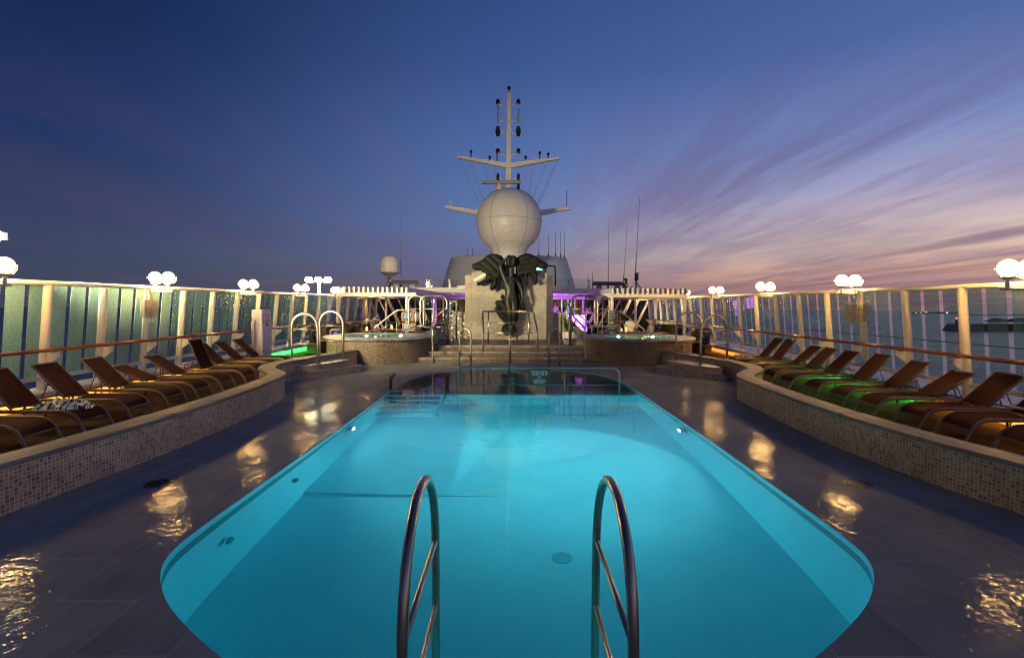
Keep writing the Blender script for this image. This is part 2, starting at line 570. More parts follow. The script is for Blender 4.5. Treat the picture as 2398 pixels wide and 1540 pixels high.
M['mosaic'] = mosaic('brown_mosaic', [(0.20, 0.145, 0.098), (0.31, 0.23, 0.16), (0.36, 0.275, 0.19), (0.40, 0.31, 0.215), (0.44, 0.34, 0.235), (0.48, 0.375, 0.26)],
                     (0.74, 0.69, 0.57), 0.045, 0.12, 0.4)
M['mosaic_white'] = mosaic('pale_glass_mosaic', [(0.40, 0.37, 0.29), (0.46, 0.42, 0.33), (0.50, 0.46, 0.36), (0.55, 0.50, 0.40)],
                           (0.24, 0.21, 0.16), 0.052, 0.12, 0.10, tilt=0.34, spec=1.0)
M['mosaic_tub'] = mosaic('small_brown_mosaic', [(0.06, 0.038, 0.026), (0.12, 0.085, 0.058), (0.17, 0.125, 0.085), (0.20, 0.15, 0.105), (0.23, 0.175, 0.12)],
                         (0.20, 0.16, 0.11), 0.036, 0.13, 0.4)
M['cap'] = planks('weathered_teak_cap', [(0.20, 0.17, 0.145), (0.24, 0.205, 0.175), (0.28, 0.245, 0.21)], 0.14, axis='X', length=2.2, src='UV', rough=0.6, seam=0.035)
M['deck'] = planks('teak_deck', [(0.040, 0.018, 0.007), (0.070, 0.033, 0.013), (0.115, 0.056, 0.022), (0.055, 0.025, 0.010), (0.09, 0.043, 0.017)], 0.145, axis='Y', length=2.6, rough=0.8, seam=0.13, spec=0.06, seamcol=(0.01, 0.007, 0.004))
M['landing'] = planks('grey_paver_boards', [(0.15, 0.125, 0.11), (0.19, 0.16, 0.14), (0.17, 0.14, 0.12)], 0.30, axis='X', length=0.55, rough=0.5, seam=0.05)
M['tread'] = simple('stone_tread', (0.27, 0.24, 0.215), 0.45, var=0.35, nscale=3.5)


def m_tile():
    m, nt, p, o = newmat('wet_slate_tiles')
    v = coord(nt)
    br = N(nt, 'ShaderNodeTexBrick', offset=0.5, i_Scale=1.0)
    br.inputs['Brick Width'].default_value = 1.2; br.inputs['Row Height'].default_value = 0.6
    br.inputs['Mortar Size'].default_value = 0.006; br.inputs['Mortar Smooth'].default_value = 0.4
    br.inputs['Color1'].default_value = (0.27, 0.28, 0.255, 1); br.inputs['Color2'].default_value = (0.33, 0.335, 0.305, 1)
    br.inputs['Mortar'].default_value = (0.44, 0.44, 0.42, 1)
    LK(nt, mapped(nt, v, rot=(0, 0, R(90)), loc=(0.1, 0.33, 0)), br.inputs['Vector'])
    st = noise(nt, mapped(nt, v, (5, 1.2, 1), rot=(0, 0, R(8))), 1.0, 6, 0.7, 0.4)
    big = noise(nt, v, 0.7, 4, 0.6)
    col = mixc(nt, 0.35, br.outputs['Color'], ramp(nt, st, [(0.3, (0.6,) * 3), (0.72, (1.3,) * 3)]), 'MULTIPLY')
    col = mixc(nt, 0.7, col, ramp(nt, big, [(0.3, (0.7,) * 3), (0.7, (1.2,) * 3)]), 'MULTIPLY')
    LK(nt, col, p.inputs['Base Color'])
    p.inputs['Roughness'].default_value = 0.55
    p.inputs['Specular IOR Level'].default_value = 0.0
    # film of moving water over the tiles
    pd = noise(nt, mapped(nt, v, (1.6, 0.8, 1)), 1.3, 4, 0.6, 0.4)
    LK(nt, ramp(nt, pd, [(0.45, (0.03,) * 3), (0.60, (0.24,) * 3)]), p.inputs['Coat Weight'])
    p.inputs['Coat Roughness'].default_value = 0.035
    p.inputs['Coat IOR'].default_value = 1.33
    w1 = noise(nt, mapped(nt, v, (1, 1, 1)), 9.0, 2, 0.55, 0.5)
    w2 = noise(nt, mapped(nt, v, (1.0, 0.75, 1)), 30.0, 2, 0.5, 0.2)
    w0 = noise(nt, v, 1.1, 2, 0.5)
    h = math_(nt, 'ADD', math_(nt, 'ADD', w1, math_(nt, 'MULTIPLY', w2, 0.28)), math_(nt, 'MULTIPLY', w0, 1.5))
    b = N(nt, 'ShaderNodeBump', i_Strength=0.40, i_Distance=0.012)
    LK(nt, h, b.inputs['Height']); LK(nt, b.outputs[0], p.inputs['Coat Normal'])
    return m


def m_water(name, tint, absorb, scatter_d, dens, bscale, bstr):
    m, nt, p, o = newmat(name)
    nt.nodes.remove(p)
    gl = N(nt, 'ShaderNodeBsdfGlossy', i_Roughness=0.03)
    rf = N(nt, 'ShaderNodeBsdfRefraction', i_Roughness=0.0, i_IOR=1.33); rf.inputs['Color'].default_value = (*tint, 1)
    fr = N(nt, 'ShaderNodeFresnel', i_IOR=1.33)
    v = coord(nt)
    h = math_(nt, 'ADD', noise(nt, v, bscale, 2, 0.5, 0.4), math_(nt, 'MULTIPLY', noise(nt, v, bscale * 3.4, 2, 0.5), 0.25))
    b = N(nt, 'ShaderNodeBump', i_Strength=bstr, i_Distance=0.012); LK(nt, h, b.inputs['Height'])
    b2 = N(nt, 'ShaderNodeBump', i_Strength=bstr * 0.5, i_Distance=0.012); LK(nt, h, b2.inputs['Height'])
    LK(nt, b.outputs[0], gl.inputs['Normal']); LK(nt, b2.outputs[0], rf.inputs['Normal']); LK(nt, b2.outputs[0], fr.inputs['Normal'])
    mx = N(nt, 'ShaderNodeMixShader'); LK(nt, fr.outputs[0], mx.inputs[0]); LK(nt, rf.outputs[0], mx.inputs[1]); LK(nt, gl.outputs[0], mx.inputs[2])
    LK(nt, mx.outputs[0], o.inputs['Surface'])
    if dens > 0:
        va = N(nt, 'ShaderNodeVolumeAbsorption', i_Density=dens); va.inputs['Color'].default_value = (*absorb, 1)
        if scatter_d > 0:
            vs = N(nt, 'ShaderNodeVolumeScatter', i_Density=scatter_d, i_Anisotropy=0.1); vs.inputs['Color'].default_value = (0.55, 0.95, 1.0, 1)
            ad = N(nt, 'ShaderNodeAddShader'); LK(nt, va.outputs[0], ad.inputs[0]); LK(nt, vs.outputs[0], ad.inputs[1])
            LK(nt, ad.outputs[0], o.inputs['Volume'])
        else:
            LK(nt, va.outputs[0], o.inputs['Volume'])
    return m


def m_sea():
    m, nt, p, o = newmat('sea_water')
    v = coord(nt)
    p.inputs['Base Color'].default_value = (0.010, 0.022, 0.045, 1)
    p.inputs['Roughness'].default_value = 0.22
    h = math_(nt, 'ADD', noise(nt, mapped(nt, v, (0.25, 1, 1)), 0.35, 3, 0.6, 0.3), math_(nt, 'MULTIPLY', noise(nt, mapped(nt, v, (0.3, 1, 1)), 0.06, 2, 0.5), 2.5))
    bump(nt, p, h, 0.55, 1.2)
    return m


def m_sling():
    m, nt, p, o = newmat('brown_sling_mesh')
    uv = coord(nt)
    w = N(nt, 'ShaderNodeTexChecker', i_Scale=160.0); LK(nt, uv, w.inputs['Vector'])
    w.inputs['Color1'].default_value = (0.056, 0.0165, 0.009, 1); w.inputs['Color2'].default_value = (0.082, 0.025, 0.0135, 1)
    v = noise(nt, uv, 3, 3)
    LK(nt, mixc(nt, 0.6, w.outputs[0], ramp(nt, v, [(0.3, (0.7,) * 3), (0.7, (1.25,) * 3)]), 'MULTIPLY'), p.inputs['Base Color'])
    p.inputs['Roughness'].default_value = 0.8
    p.inputs['Specular IOR Level'].default_value = 0.08
    tl = N(nt, 'ShaderNodeBsdfTranslucent'); tl.inputs['Color'].default_value = (0.10, 0.022, 0.008, 1)
    tp = N(nt, 'ShaderNodeBsdfTransparent')
    m1 = N(nt, 'ShaderNodeMixShader', i_0=0.25); LK(nt, p.outputs[0], m1.inputs[1]); LK(nt, tl.outputs[0], m1.inputs[2])
    m2 = N(nt, 'ShaderNodeMixShader', i_0=0.07); LK(nt, m1.outputs[0], m2.inputs[1]); LK(nt, tp.outputs[0], m2.inputs[2])
    LK(nt, m2.outputs[0], o.inputs[0])
    return m


def m_wicker():
    m, nt, p, o = newmat('brown_wicker')
    v = coord(nt)
    w1 = N(nt, 'ShaderNodeTexWave', wave_type='BANDS', bands_direction='Z', i_Scale=14.0, i_Distortion=1.0); LK(nt, v, w1.inputs['Vector'])
    w2 = N(nt, 'ShaderNodeTexWave', wave_type='BANDS', bands_direction='DIAGONAL', i_Scale=11.0, i_Distortion=1.0); LK(nt, v, w2.inputs['Vector'])
    h = math_(nt, 'MULTIPLY', w1.outputs['Fac'], w2.outputs['Fac'])
    LK(nt, ramp(nt, h, [(0.0, (0.022, 0.010, 0.004)), (0.7, (0.10, 0.045, 0.018))]), p.inputs['Base Color'])
    p.inputs['Roughness'].default_value = 0.55
    bump(nt, p, h, 0.6, 0.01)
    return m


def m_lattice():
    m, nt, p, o = newmat('lattice_cushion')
    v = mapped(nt, coord(nt), (17, 17, 14))
    w = N(nt, 'ShaderNodeTexVoronoi', feature='DISTANCE_TO_EDGE', i_Scale=1.0, i_Randomness=0.15); LK(nt, v, w.inputs['Vector'])
    e = math_(nt, 'LESS_THAN', w.outputs['Distance'], 0.11)
    LK(nt, mixc(nt, e, (0.60, 0.58, 0.54), (0.02, 0.05, 0.16)), p.inputs['Base Color'])
    p.inputs['Roughness'].default_value = 0.85
    return m


def m_towel(name, cols):
    m, nt, p, o = newmat(name)
    v = coord(nt)
    n1 = noise(nt, v, 3.0, 2, 0.5, 1.5)
    w = N(nt, 'ShaderNodeTexWave', wave_type='BANDS', bands_direction='X', i_Scale=1.5, i_Distortion=6.0)
    w.inputs['Detail'].default_value = 1.5; w.inputs['Detail Scale'].default_value = 1.6
    LK(nt, v, w.inputs['Vector'])
    k = len(cols)
    LK(nt, ramp(nt, w.outputs['Fac'], [(i / k, c) for i, c in enumerate(cols)], 'CONSTANT'), p.inputs['Base Color'])
    p.inputs['Roughness'].default_value = 0.9
    bump(nt, p, noise(nt, v, 60, 2), 0.3, 0.006)
    return m


M['tile'] = m_tile()
M['water'] = m_water('pool_water', (0.97, 1, 1), (0.20, 0.86, 0.93), 0.08, 0.38, 3.2, 0.16)
M['tubwater'] = m_water('tub_water', (0.9, 1, 0.98), (0.5, 1, 0.9), 0, 0, 9.0, 0.35)
M['tubliner'] = simple('tub_liner_green', (0.45, 0.85, 0.70), 0.5, var=0.1, nscale=3)
M['sea'] = m_sea()
M['sling'] = m_sling()
M['wicker'] = m_wicker()
M['lattice'] = m_lattice()
M['towel_blue'] = m_towel('striped_towel', [(0.75, 0.70, 0.63), (0.012, 0.012, 0.02), (0.70, 0.67, 0.62), (0.10, 0.26, 0.34), (0.75, 0.70, 0.64), (0.015, 0.015, 0.03)])
M['towel_grey'] = m_towel('grey_towel', [(0.45, 0.38, 0.32), (0.10, 0.09, 0.10), (0.42, 0.36, 0.30), (0.2, 0.18, 0.17)])
M['glass_salty'] = glass('salty_glass', (0.42, 0.60, 0.53), (0.60, 0.82, 0.66), 0.60, 1.0)
M['glass_mid'] = glass('dusty_green_glass', (0.40, 0.58, 0.50), (0.5, 0.74, 0.60), 0.26, 1.0)
M['glass_clear'] = glass('teal_glass', (0.42, 0.60, 0.60), (0.42, 0.68, 0.68), 0.13, 1.0)
M['glass_dark'] = glass('dark_window_glass', (0.22, 0.26, 0.24), (0.3, 0.3, 0.3), 0.03, 1.4)
M['glass_rail'] = glass('roof_rail_glass', (0.86, 0.9, 0.9), (0.5, 0.5, 0.5), 0.05, 0.6)


def cloth(name, col):
    if name not in M:
        M[name] = simple(name, col, 0.85, var=0.12, nscale=12)
    return M[name]


# ---------------------------------------------------------------- sky
def world():
    w = bpy.data.worlds.new('World'); S.world = w; w.use_nodes = True
    nt = w.node_tree
    bg = nt.nodes['Background']; out = nt.nodes['World Output']
    g = coord(nt, 'Generated')
    s = N(nt, 'ShaderNodeSeparateXYZ'); LK(nt, g, s.inputs[0])
    x, y, z = s.outputs
    hyp = math_(nt, 'SQRT', math_(nt, 'ADD', math_(nt, 'MULTIPLY', x, x), math_(nt, 'MULTIPLY', y, y)))
    el = math_(nt, 'MULTIPLY', math_(nt, 'ARCTAN2', z, hyp), 180 / PI)      # degrees above horizon
    az = math_(nt, 'DIVIDE', x, math_(nt, 'MAXIMUM', hyp, 0.001))            # sin of azimuth
    e = math_(nt, 'DIVIDE', math_(nt, 'MAXIMUM', el, 0.0), 60.0)

    def rp(stops): return ramp(nt, e, [(d / 60.0, lin(c)) for d, c in stops])
    left = rp([(0, (54, 62, 82)), (1.5, (60, 70, 90)), (5, (60, 72, 100)), (9, (47, 62, 100)), (14, (34, 54, 98)), (23, (18, 41, 82)), (35, (12, 30, 68)), (60, (10, 24, 58))])
    mid = rp([(0, (104, 97, 114)), (2, (112, 106, 126)), (5, (108, 118, 154)), (9, (98, 122, 172)), (16, (84, 110, 166)), (24, (62, 88, 145)), (31, (52, 76, 130)), (60, (30, 48, 96))])
    right = rp([(0, (176, 126, 118)), (1.2, (196, 144, 126)), (3.2, (232, 180, 146)), (5.2, (234, 202, 178)), (7.5, (214, 194, 194)), (11, (166, 164, 200)), (15, (126, 142, 192)), (23, (80, 104, 162)), (40, (48, 70, 126)), (60, (34, 52, 104))])
    t1 = N(nt, 'ShaderNodeMapRange', interpolation_type='SMOOTHSTEP'); LK(nt, az, t1.inputs[0])
    t1.inputs[1].default_value = -0.72; t1.inputs[2].default_value = 0.10
    t2 = N(nt, 'ShaderNodeMapRange'); LK(nt, az, t2.inputs[0])
    t2.inputs[1].default_value = 0.0; t2.inputs[2].default_value = 0.62
    sky = mixc(nt, t1.outputs[0], left, mid)
    sky = mixc(nt, t2.outputs[0], sky, right)
    # thin high cloud drawn out into streaks on a level sheet
    zz = math_(nt, 'ADD', math_(nt, 'MAXIMUM', z, 0.0), 0.05)
    cb = N(nt, 'ShaderNodeCombineXYZ'); LK(nt, math_(nt, 'DIVIDE', x, zz), cb.inputs[0]); LK(nt, math_(nt, 'DIVIDE', y, zz), cb.inputs[1])
    warp = N(nt, 'ShaderNodeTexNoise', i_Scale=0.35); LK(nt, cb.outputs[0], warp.inputs['Vector'])
    wv = N(nt, 'ShaderNodeVectorMath', operation='MULTIPLY_ADD'); LK(nt, warp.outputs['Color'], wv.inputs[0])
    wv.inputs[1].default_value = (0.5, 0.5, 0.0); LK(nt, cb.outputs[0], wv.inputs[2])
    c1 = noise(nt, mapped(nt, wv.outputs[0], (0.85, 0.085, 1), rot=(0, 0, R(-24)), loc=(3.1, 0.7, 0)), 1.5, 6, 0.62, 0.15)
    c2 = noise(nt, mapped(nt, wv.outputs[0], (0.32, 0.08, 1), rot=(0, 0, R(-24)), loc=(0.4, 2.2, 0)), 1.5, 4, 0.55)
    cl = ramp(nt, math_(nt, 'MULTIPLY', c1, math_(nt, 'ADD', c2, 0.5)), [(0.485, (0, 0, 0)), (0.635, (1, 1, 1))])
    side = N(nt, 'ShaderNodeMapRange'); LK(nt, az, side.inputs[0]); side.inputs[1].default_value = -0.5; side.inputs[2].default_value = 0.4
    side.inputs[3].default_value = 0.22; side.inputs[4].default_value = 0.72
    low = N(nt, 'ShaderNodeMapRange'); LK(nt, el, low.inputs[0]); low.inputs[1].default_value = 27; low.inputs[2].default_value = 12
    cf = math_(nt, 'MULTIPLY', math_(nt, 'MULTIPLY', cl, side.outputs[0]), low.outputs[0])
    ccol = mixc(nt, t1.outputs[0], ramp(nt, e, [(0, lin((70, 66, 88))), (0.12, lin((72, 70, 104))), (0.3, lin((58, 66, 112))), (0.5, lin((40, 56, 104)))]),
                ramp(nt, e, [(0, lin((120, 96, 110))), (0.06, lin((140, 114, 128))), (0.2, lin((112, 104, 148))), (0.35, lin((84, 90, 148))), (0.5, lin((64, 80, 136)))]))
    soft = noise(nt, mapped(nt, wv.outputs[0], (0.5, 0.22, 1), rot=(0, 0, R(-20)), loc=(7.3, 1.1, 0)), 0.9, 4, 0.6)
    mv = math_(nt, 'MULTIPLY', ramp(nt, soft, [(0.45, (0, 0, 0)), (0.63, (1, 1, 1))]), math_(nt, 'MULTIPLY', low.outputs[0], 0.46))
    sky = mixc(nt, mv, sky, mixc(nt, t1.outputs[0], lin((66, 62, 98)), lin((112, 100, 146))))
    sky = mixc(nt, cf, sky, ccol)
    # long low bank over the horizon
    bn = noise(nt, mapped(nt, g, (3.5, 3.5, 60)), 1.0, 4, 0.6, 0.4)
    bandv = math_(nt, 'MULTIPLY', ramp(nt, bn, [(0.42, (0, 0, 0)), (0.6, (1, 1, 1))]),
                  ramp(nt, math_(nt, 'DIVIDE', math_(nt, 'MAXIMUM', el, 0.0), 6.0), [(0.0, (0.7,) * 3), (0.35, (0.45,) * 3), (0.62, (0.0,) * 3)]))
    sky = mixc(nt, math_(nt, 'MULTIPLY', bandv, side.outputs[0]), sky, lin((124, 96, 108)))
    LK(nt, sky, bg.inputs['Color'])
    bg.inputs['Strength'].default_value = 1.0
    return w


world()
S.view_settings.view_transform = 'Standard'
S.view_settings.look = 'None'
S.view_settings.exposure = 0
S.view_settings.gamma = 1
try:
    S.cycles.use_light_tree = True
    S.cycles.max_bounces = 8
    S.cycles.transparent_max_bounces = 16
    S.cycles.volume_bounces = 1
    S.cycles.sample_clamp_indirect = 4.0
    S.cycles.caustics_reflective = False
    S.cycles.use_denoising = True
    S.cycles.filter_width = 1.1
except Exception:
    pass


def spot(name, loc, target, energy, col, size=1.4, blend=0.6, radius=0.06):
    ld = bpy.data.lights.new(name, 'SPOT'); ld.energy = energy; ld.color = col
    ld.spot_size = size; ld.spot_blend = blend; ld.shadow_soft_size = radius
    o = bpy.data.objects.new(name, ld); o.location = loc
    d = Vector(target) - Vector(loc)
    o.rotation_euler = d.to_track_quat('-Z', 'Y').to_euler()
    return link(o)


def point(name, loc, energy, col, radius=0.08):
    ld = bpy.data.lights.new(name, 'POINT'); ld.energy = energy; ld.color = col; ld.shadow_soft_size = radius
    o = bpy.data.objects.new(name, ld); o.location = loc
    return link(o)

# ================================================================ ground levels
ZD, ZU = 0.16, 0.545            # teak sun decks, upper landing
XC = 0.14                       # pool centre line


def pool_half():
    near = [(0.0, 2.36), (0.6, 2.44), (1.2, 2.68), (1.75, 3.02), (2.22, 3.36), (2.63, 3.72), (2.94, 4.12), (3.08, 4.5), (3.115, 5.0)]
    far = [(3.12, 5.6), (3.12, 8.0), (3.12, 11.0), (3.12, 13.6), (3.06, 14.5), (2.88, 15.3), (2.55, 16.05), (2.0, 16.65), (1.3, 17.05), (0.6, 17.25), (0.0, 17.3)]
    return curve(near, 4)[:-1] + [near[-1]] + far[:4] + curve(far[3:], 4)[1:]


_h = pool_half()


def xc(y):
    return 0.07 + 0.08 * max(0.0, min(1.0, (y - 3.0) / 5.0))


POOL = [(xc(y) + x, y) for x, y in _h] + [(xc(y) - x, y) for x, y in reversed(_h[1:-1])]


def inset(poly, d):
    """poly is counter-clockwise; d > 0 shrinks"""
    n = len(poly); out = []
    for i in range(n):
        a = Vector(poly[i - 1]); b = Vector(poly[(i + 1) % n])
        t = (b - a).normalized()
        out.append((poly[i][0] - t.y * d, poly[i][1] + t.x * d))
    return out


def sheet(name, outer, holes, z, mat, kind='structure'):
    bm = bmesh.new()
    edges = []
    for loop in [outer] + holes:
        vs = [bm.verts.new((p[0], p[1], z)) for p in loop]
        for i in range(len(vs)):
            edges.append(bm.edges.new((vs[i], vs[(i + 1) % len(vs)])))
    bmesh.ops.triangle_fill(bm, use_beauty=True, edges=edges, normal=(0, 0, 1))
    for f in bm.faces:
        if f.normal.z < 0: f.normal_flip()
    me = bpy.data.meshes.new(name); bm.to_mesh(me); bm.free()
    me.materials.append(mat)
    o = bpy.data.objects.new(name, me); C.objects.link(o)
    o['kind'] = kind
    return o


def XL(y): return -8.97 + 0.024 * (y - 10.05)      # top of the port windscreen
def XR(y): return 8.54 + 0.030 * (y - 9.4)


LW = [(-5.9, 0.0), (-5.75, 1.2), (-5.6, 2.2), (-5.45, 3.2), (-5.28, 4.5), (-5.14, 5.7), (-5.02, 7.0), (-4.96, 8.3), (-4.97, 9.2), (-5.03, 10.4), (-5.15, 11.5),
      (-5.32, 12.1), (-5.66, 12.6), (-6.03, 13.1), (-6.22, 13.7), (-6.25, 14.4), (-6.12, 15.1), (-5.85, 16.1), (-5.58, 17.1), (-5.36, 18.0)]
RW = [(6.2, 0.0), (6.05, 1.2), (5.9, 2.2), (5.74, 3.2), (5.56, 4.4), (5.40, 5.4), (5.22, 6.3), (5.12, 7.5), (5.10, 8.7), (5.17, 10.2), (5.31, 11.6),
      (5.50, 12.2), (5.84, 12.7), (6.22, 13.2), (6.43, 13.8), (6.47, 14.5), (6.38, 15.3), (6.08, 16.3), (5.74, 17.3), (5.42, 18.05)]
LWc = curve(LW, 5); RWc = curve(RW, 5)

# pool terrace: one sheet of wet slate with the pool cut out
tile_outer = [(-6.1, -3.0), (6.4, -3.0), (6.4, 12.0), (6.75, 13.2), (6.75, 18.0), (5.0, 20.5), (-5.0, 20.5), (-6.5, 18.0), (-6.5, 13.2), (-6.1, 12.0)]
deck = sheet('pool_terrace', tile_outer, [POOL], 0.0, M['tile'])

# basin
b = MB()
prof = [(0.0, 0.0, 0), (0.0, -0.13, 0)]
o1 = POOL; n = len(POOL)


def ring(poly_a, za, poly_b, zb):
    bb = MB()
    vs = [(p[0], p[1], za) for p in poly_a] + [(p[0], p[1], zb) for p in poly_b]
    fs = []; uv = []; L = 0
    for i in range(n):
        j = (i + 1) % n
        d = math.dist(poly_a[i], poly_a[j])
        fs.append((i, j, n + j, n + i)); uv.append([(L, za), (L + d, za), (L + d, zb), (L, zb)]); L += d
    bb.add(vs, fs, uv)
    return bb


basin = thing('pool_basin', 'pale blue painted basin of the swimming pool under the water', 'pool basin')
basin['kind'] = 'structure'
P0 = POOL; P1 = inset(POOL, 0.004)
ring(P0, 0.0, P1, -0.14).build('rim_wall', M['basin_wall_lit'], basin, fix=False)
ring(P1, -0.14, P1, -0.31).build('dark_band', M['basin_band'], basin, fix=False)
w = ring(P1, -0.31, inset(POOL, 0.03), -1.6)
w.build('side_wall', M['basin_wall_lit'], basin, fix=False)
b = MB(); ip = inset(POOL, -0.05)
b.add([(p[0], p[1], -1.55) for p in ip], [tuple(range(n))]); b.build('floor', M['basin'], basin)
# cross wall between the lit pool and the unlit end, its shade painted darker, bench along the port side
b = MB(); b.box(XC - 3.15, XC + 3.15, 12.78, 12.95, -1.6, -0.42); b.build('cross_wall', M['basin'], basin)
b = MB(); b.box(XC - 3.06, XC + 3.06, 12.96, 17.2, -0.9, -0.85); b.build('shaded_lining', M['basin_shaded'], basin)
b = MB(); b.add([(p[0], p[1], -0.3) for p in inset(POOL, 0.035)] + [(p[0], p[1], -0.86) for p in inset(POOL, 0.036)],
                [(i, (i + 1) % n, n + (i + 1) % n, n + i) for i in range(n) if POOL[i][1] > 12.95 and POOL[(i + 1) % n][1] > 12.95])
b.build('shaded_lining_wall', M['basin_shaded'], basin, fix=False)
b = MB()
b.add([(XC - 3.1, 7.3, -1.49), (XC - 1.0, 7.3, -1.535), (XC + 0.2, 7.3, -1.556), (XC - 3.1, 12.8, -1.545), (XC - 1.0, 12.8, -1.555), (XC + 0.2, 12.8, -1.556), (XC - 3.1, 7.28, -1.56), (XC - 1.0, 7.28, -1.56), (XC + 0.2, 7.28, -1.56)],
      [(0, 1, 4, 3), (1, 2, 5, 4), (6, 7, 1, 0), (7, 8, 2, 1)])
b.build('bench', M['basin'], basin)
b = MB(); b.lathe([(0.0, 0.006), (0.11, 0.006), (0.12, 0.0)], 20, (0.62, 5.75, -1.55)); b.build('floor_drain', M['basin_drain'], basin)
for y in (5.3, 7.0):
    bb = MB(); bb.lathe([(0, 0), (0.06, 0.0), (0.06, 0.03), (0.0, 0.03)], 14)
    o = bb.build('inlet', M['basin_band'], basin, loc=(XC - 3.09, y, -0.75)); o.rotation_euler = (0, R(90), 0)

b = MB(); b.prism(inset(POOL, -0.012), -1.75, -0.008)
ow = b.build('pool_water', M['water']); ow['kind'] = 'structure'

# submerged timber steps with two dark posts
st = thing('pool_steps', 'dark red timber posts and submerged steps at the far left corner of the pool', 'pool steps', (-2.3, 12.7, 0))
for k in range(5):
    b = MB(); b.box(-0.66, 0.66, -0.05 - 0.3 * (k + 1), 0.02 - 0.3 * k, -0.12 - 0.26 * k, -0.07 - 0.26 * k); b.build('tread', M['basin'], st)
for x in (-0.72, 0.72):
    b = MB(); b.tube(fillet([(x, 0.3, -0.3), (x, 0.32, 0.30), (x + 0.02, 0.62, 0.34)], 0.1, 5), 0.045, 8)
    b.build('post', M['redwood'], st)
    b = MB(); b.bar((x, 0.3, -0.1), (x, -1.4, -1.3), 0.06, 0.14); b.build('stringer', M['basin_band'], st)

# underwater lamps
for lab, x, y in (('round underwater lamp shining from the right pool wall', XC + 3.06, 9.35), ('round underwater lamp low on the left pool wall', XC - 3.06, 9.4)):
    t = thing('underwater_lamp', lab, 'pool lamp', (x, y, -0.46), 0, 'underwater lamps')
    bb = MB(); bb.lathe([(0, 0), (0.13, 0.0), (0.13, 0.03), (0.09, 0.045), (0.0, 0.045)], 18)
    o = bb.build('bezel', M['steel'], t); sg = -1 if x > 0 else 1; o.rotation_euler = (0, sg * R(90), 0)
    bb = MB(); bb.lathe([(0, 0.048), (0.085, 0.048), (0.06, 0.06), (0.0, 0.062)], 16)
    o = bb.build('lens', M['lens'], t); o.rotation_euler = (0, sg * R(90), 0)

# ---------------------------------------------------------------- teak sun decks, landing, steps
def side_poly(path, sgn, XF):
    inner = [(p[0] + sgn * 0.2, p[1]) for p in path]
    outer = [(XF(y) + sgn * 0.05, y) for y in (36, 30, 20, 10, 0, -3)]
    return [(path[0][0] + sgn * 0.2, -3.0)] + inner + [(sgn * 5.1, 20.0), (sgn * 3.2, 21.6), (sgn * 3.2, 36.0)] + outer


b = MB(); b.prism(side_poly(LWc, -1, XL), ZD - 0.12, ZD); o = b.build('sun_deck_left', M['deck']); o['kind'] = 'structure'
b = MB(); b.prism(side_poly(RWc, 1, XR), ZD - 0.12, ZD); o = b.build('sun_deck_right', M['deck']); o['kind'] = 'structure'


def arc_edge(y0, dip, half=3.4, k=12):
    return [(-half + 2 * half * i / k, y0 + dip * (1 - ((2 * i / k - 1) ** 2))) for i in range(k + 1)]


stairs = thing('stairs', 'three wide curved stone steps up to the landing', 'stairs'); stairs['kind'] = 'structure'
for k, (y0, z0, z1) in enumerate(((19.0, 0.0, 0.18), (19.5, 0.18, 0.36), (20.0, 0.36, ZU))):
    e = arc_edge(y0, 0.18)
    b = MB(); b.prism(e + [(3.4, 21.4), (-3.4, 21.4)], z0 + (0.001 if k else -0.02), z1 - 0.055); b.build('riser', M['mosaic_tub'], stairs)
    e2 = arc_edge(y0 - 0.035, 0.18, 3.42)
    nxt = arc_edge(y0 + 0.62, 0.18, 3.42)[::-1]
    b = MB(); b.prism(e2 + nxt, z1 - 0.054, z1 + (0.0 if k < 2 else 0.003)); b.build('tread', M['tread'], stairs)
b = MB(); b.prism([(-3.3, 20.55), (3.3, 20.55), (3.3, 43.5), (-3.3, 43.5)], ZU - 0.12, ZU); o = b.build('upper_landing', M['landing']); o['kind'] = 'structure'
b = MB(); b.box(-12, 12, 34.9, 44, ZD + 0.002, ZD + 0.08); o = b.build('lounge_floor', M['deck']); o['kind'] = 'structure'

# sea, hull
bm = bmesh.new()
vs = [bm.verts.new((4000 * math.cos(2 * PI * i / 96), 4000 * math.sin(2 * PI * i / 96), -30)) for i in range(96)]
bm.faces.new(vs)
me = bpy.data.meshes.new('sea'); bm.to_mesh(me); bm.free(); me.materials.append(M['sea'])
o = bpy.data.objects.new('sea', me); C.objects.link(o); o['kind'] = 'structure'
b = MB()
b.prism([(-9.9, -14), (9.9, -14), (9.9, 50), (5, 75), (0, 86), (-5, 75), (-9.9, 50)], -29, -2.2)
o = b.build('ship_hull', M['hull']); o['kind'] = 'structure'

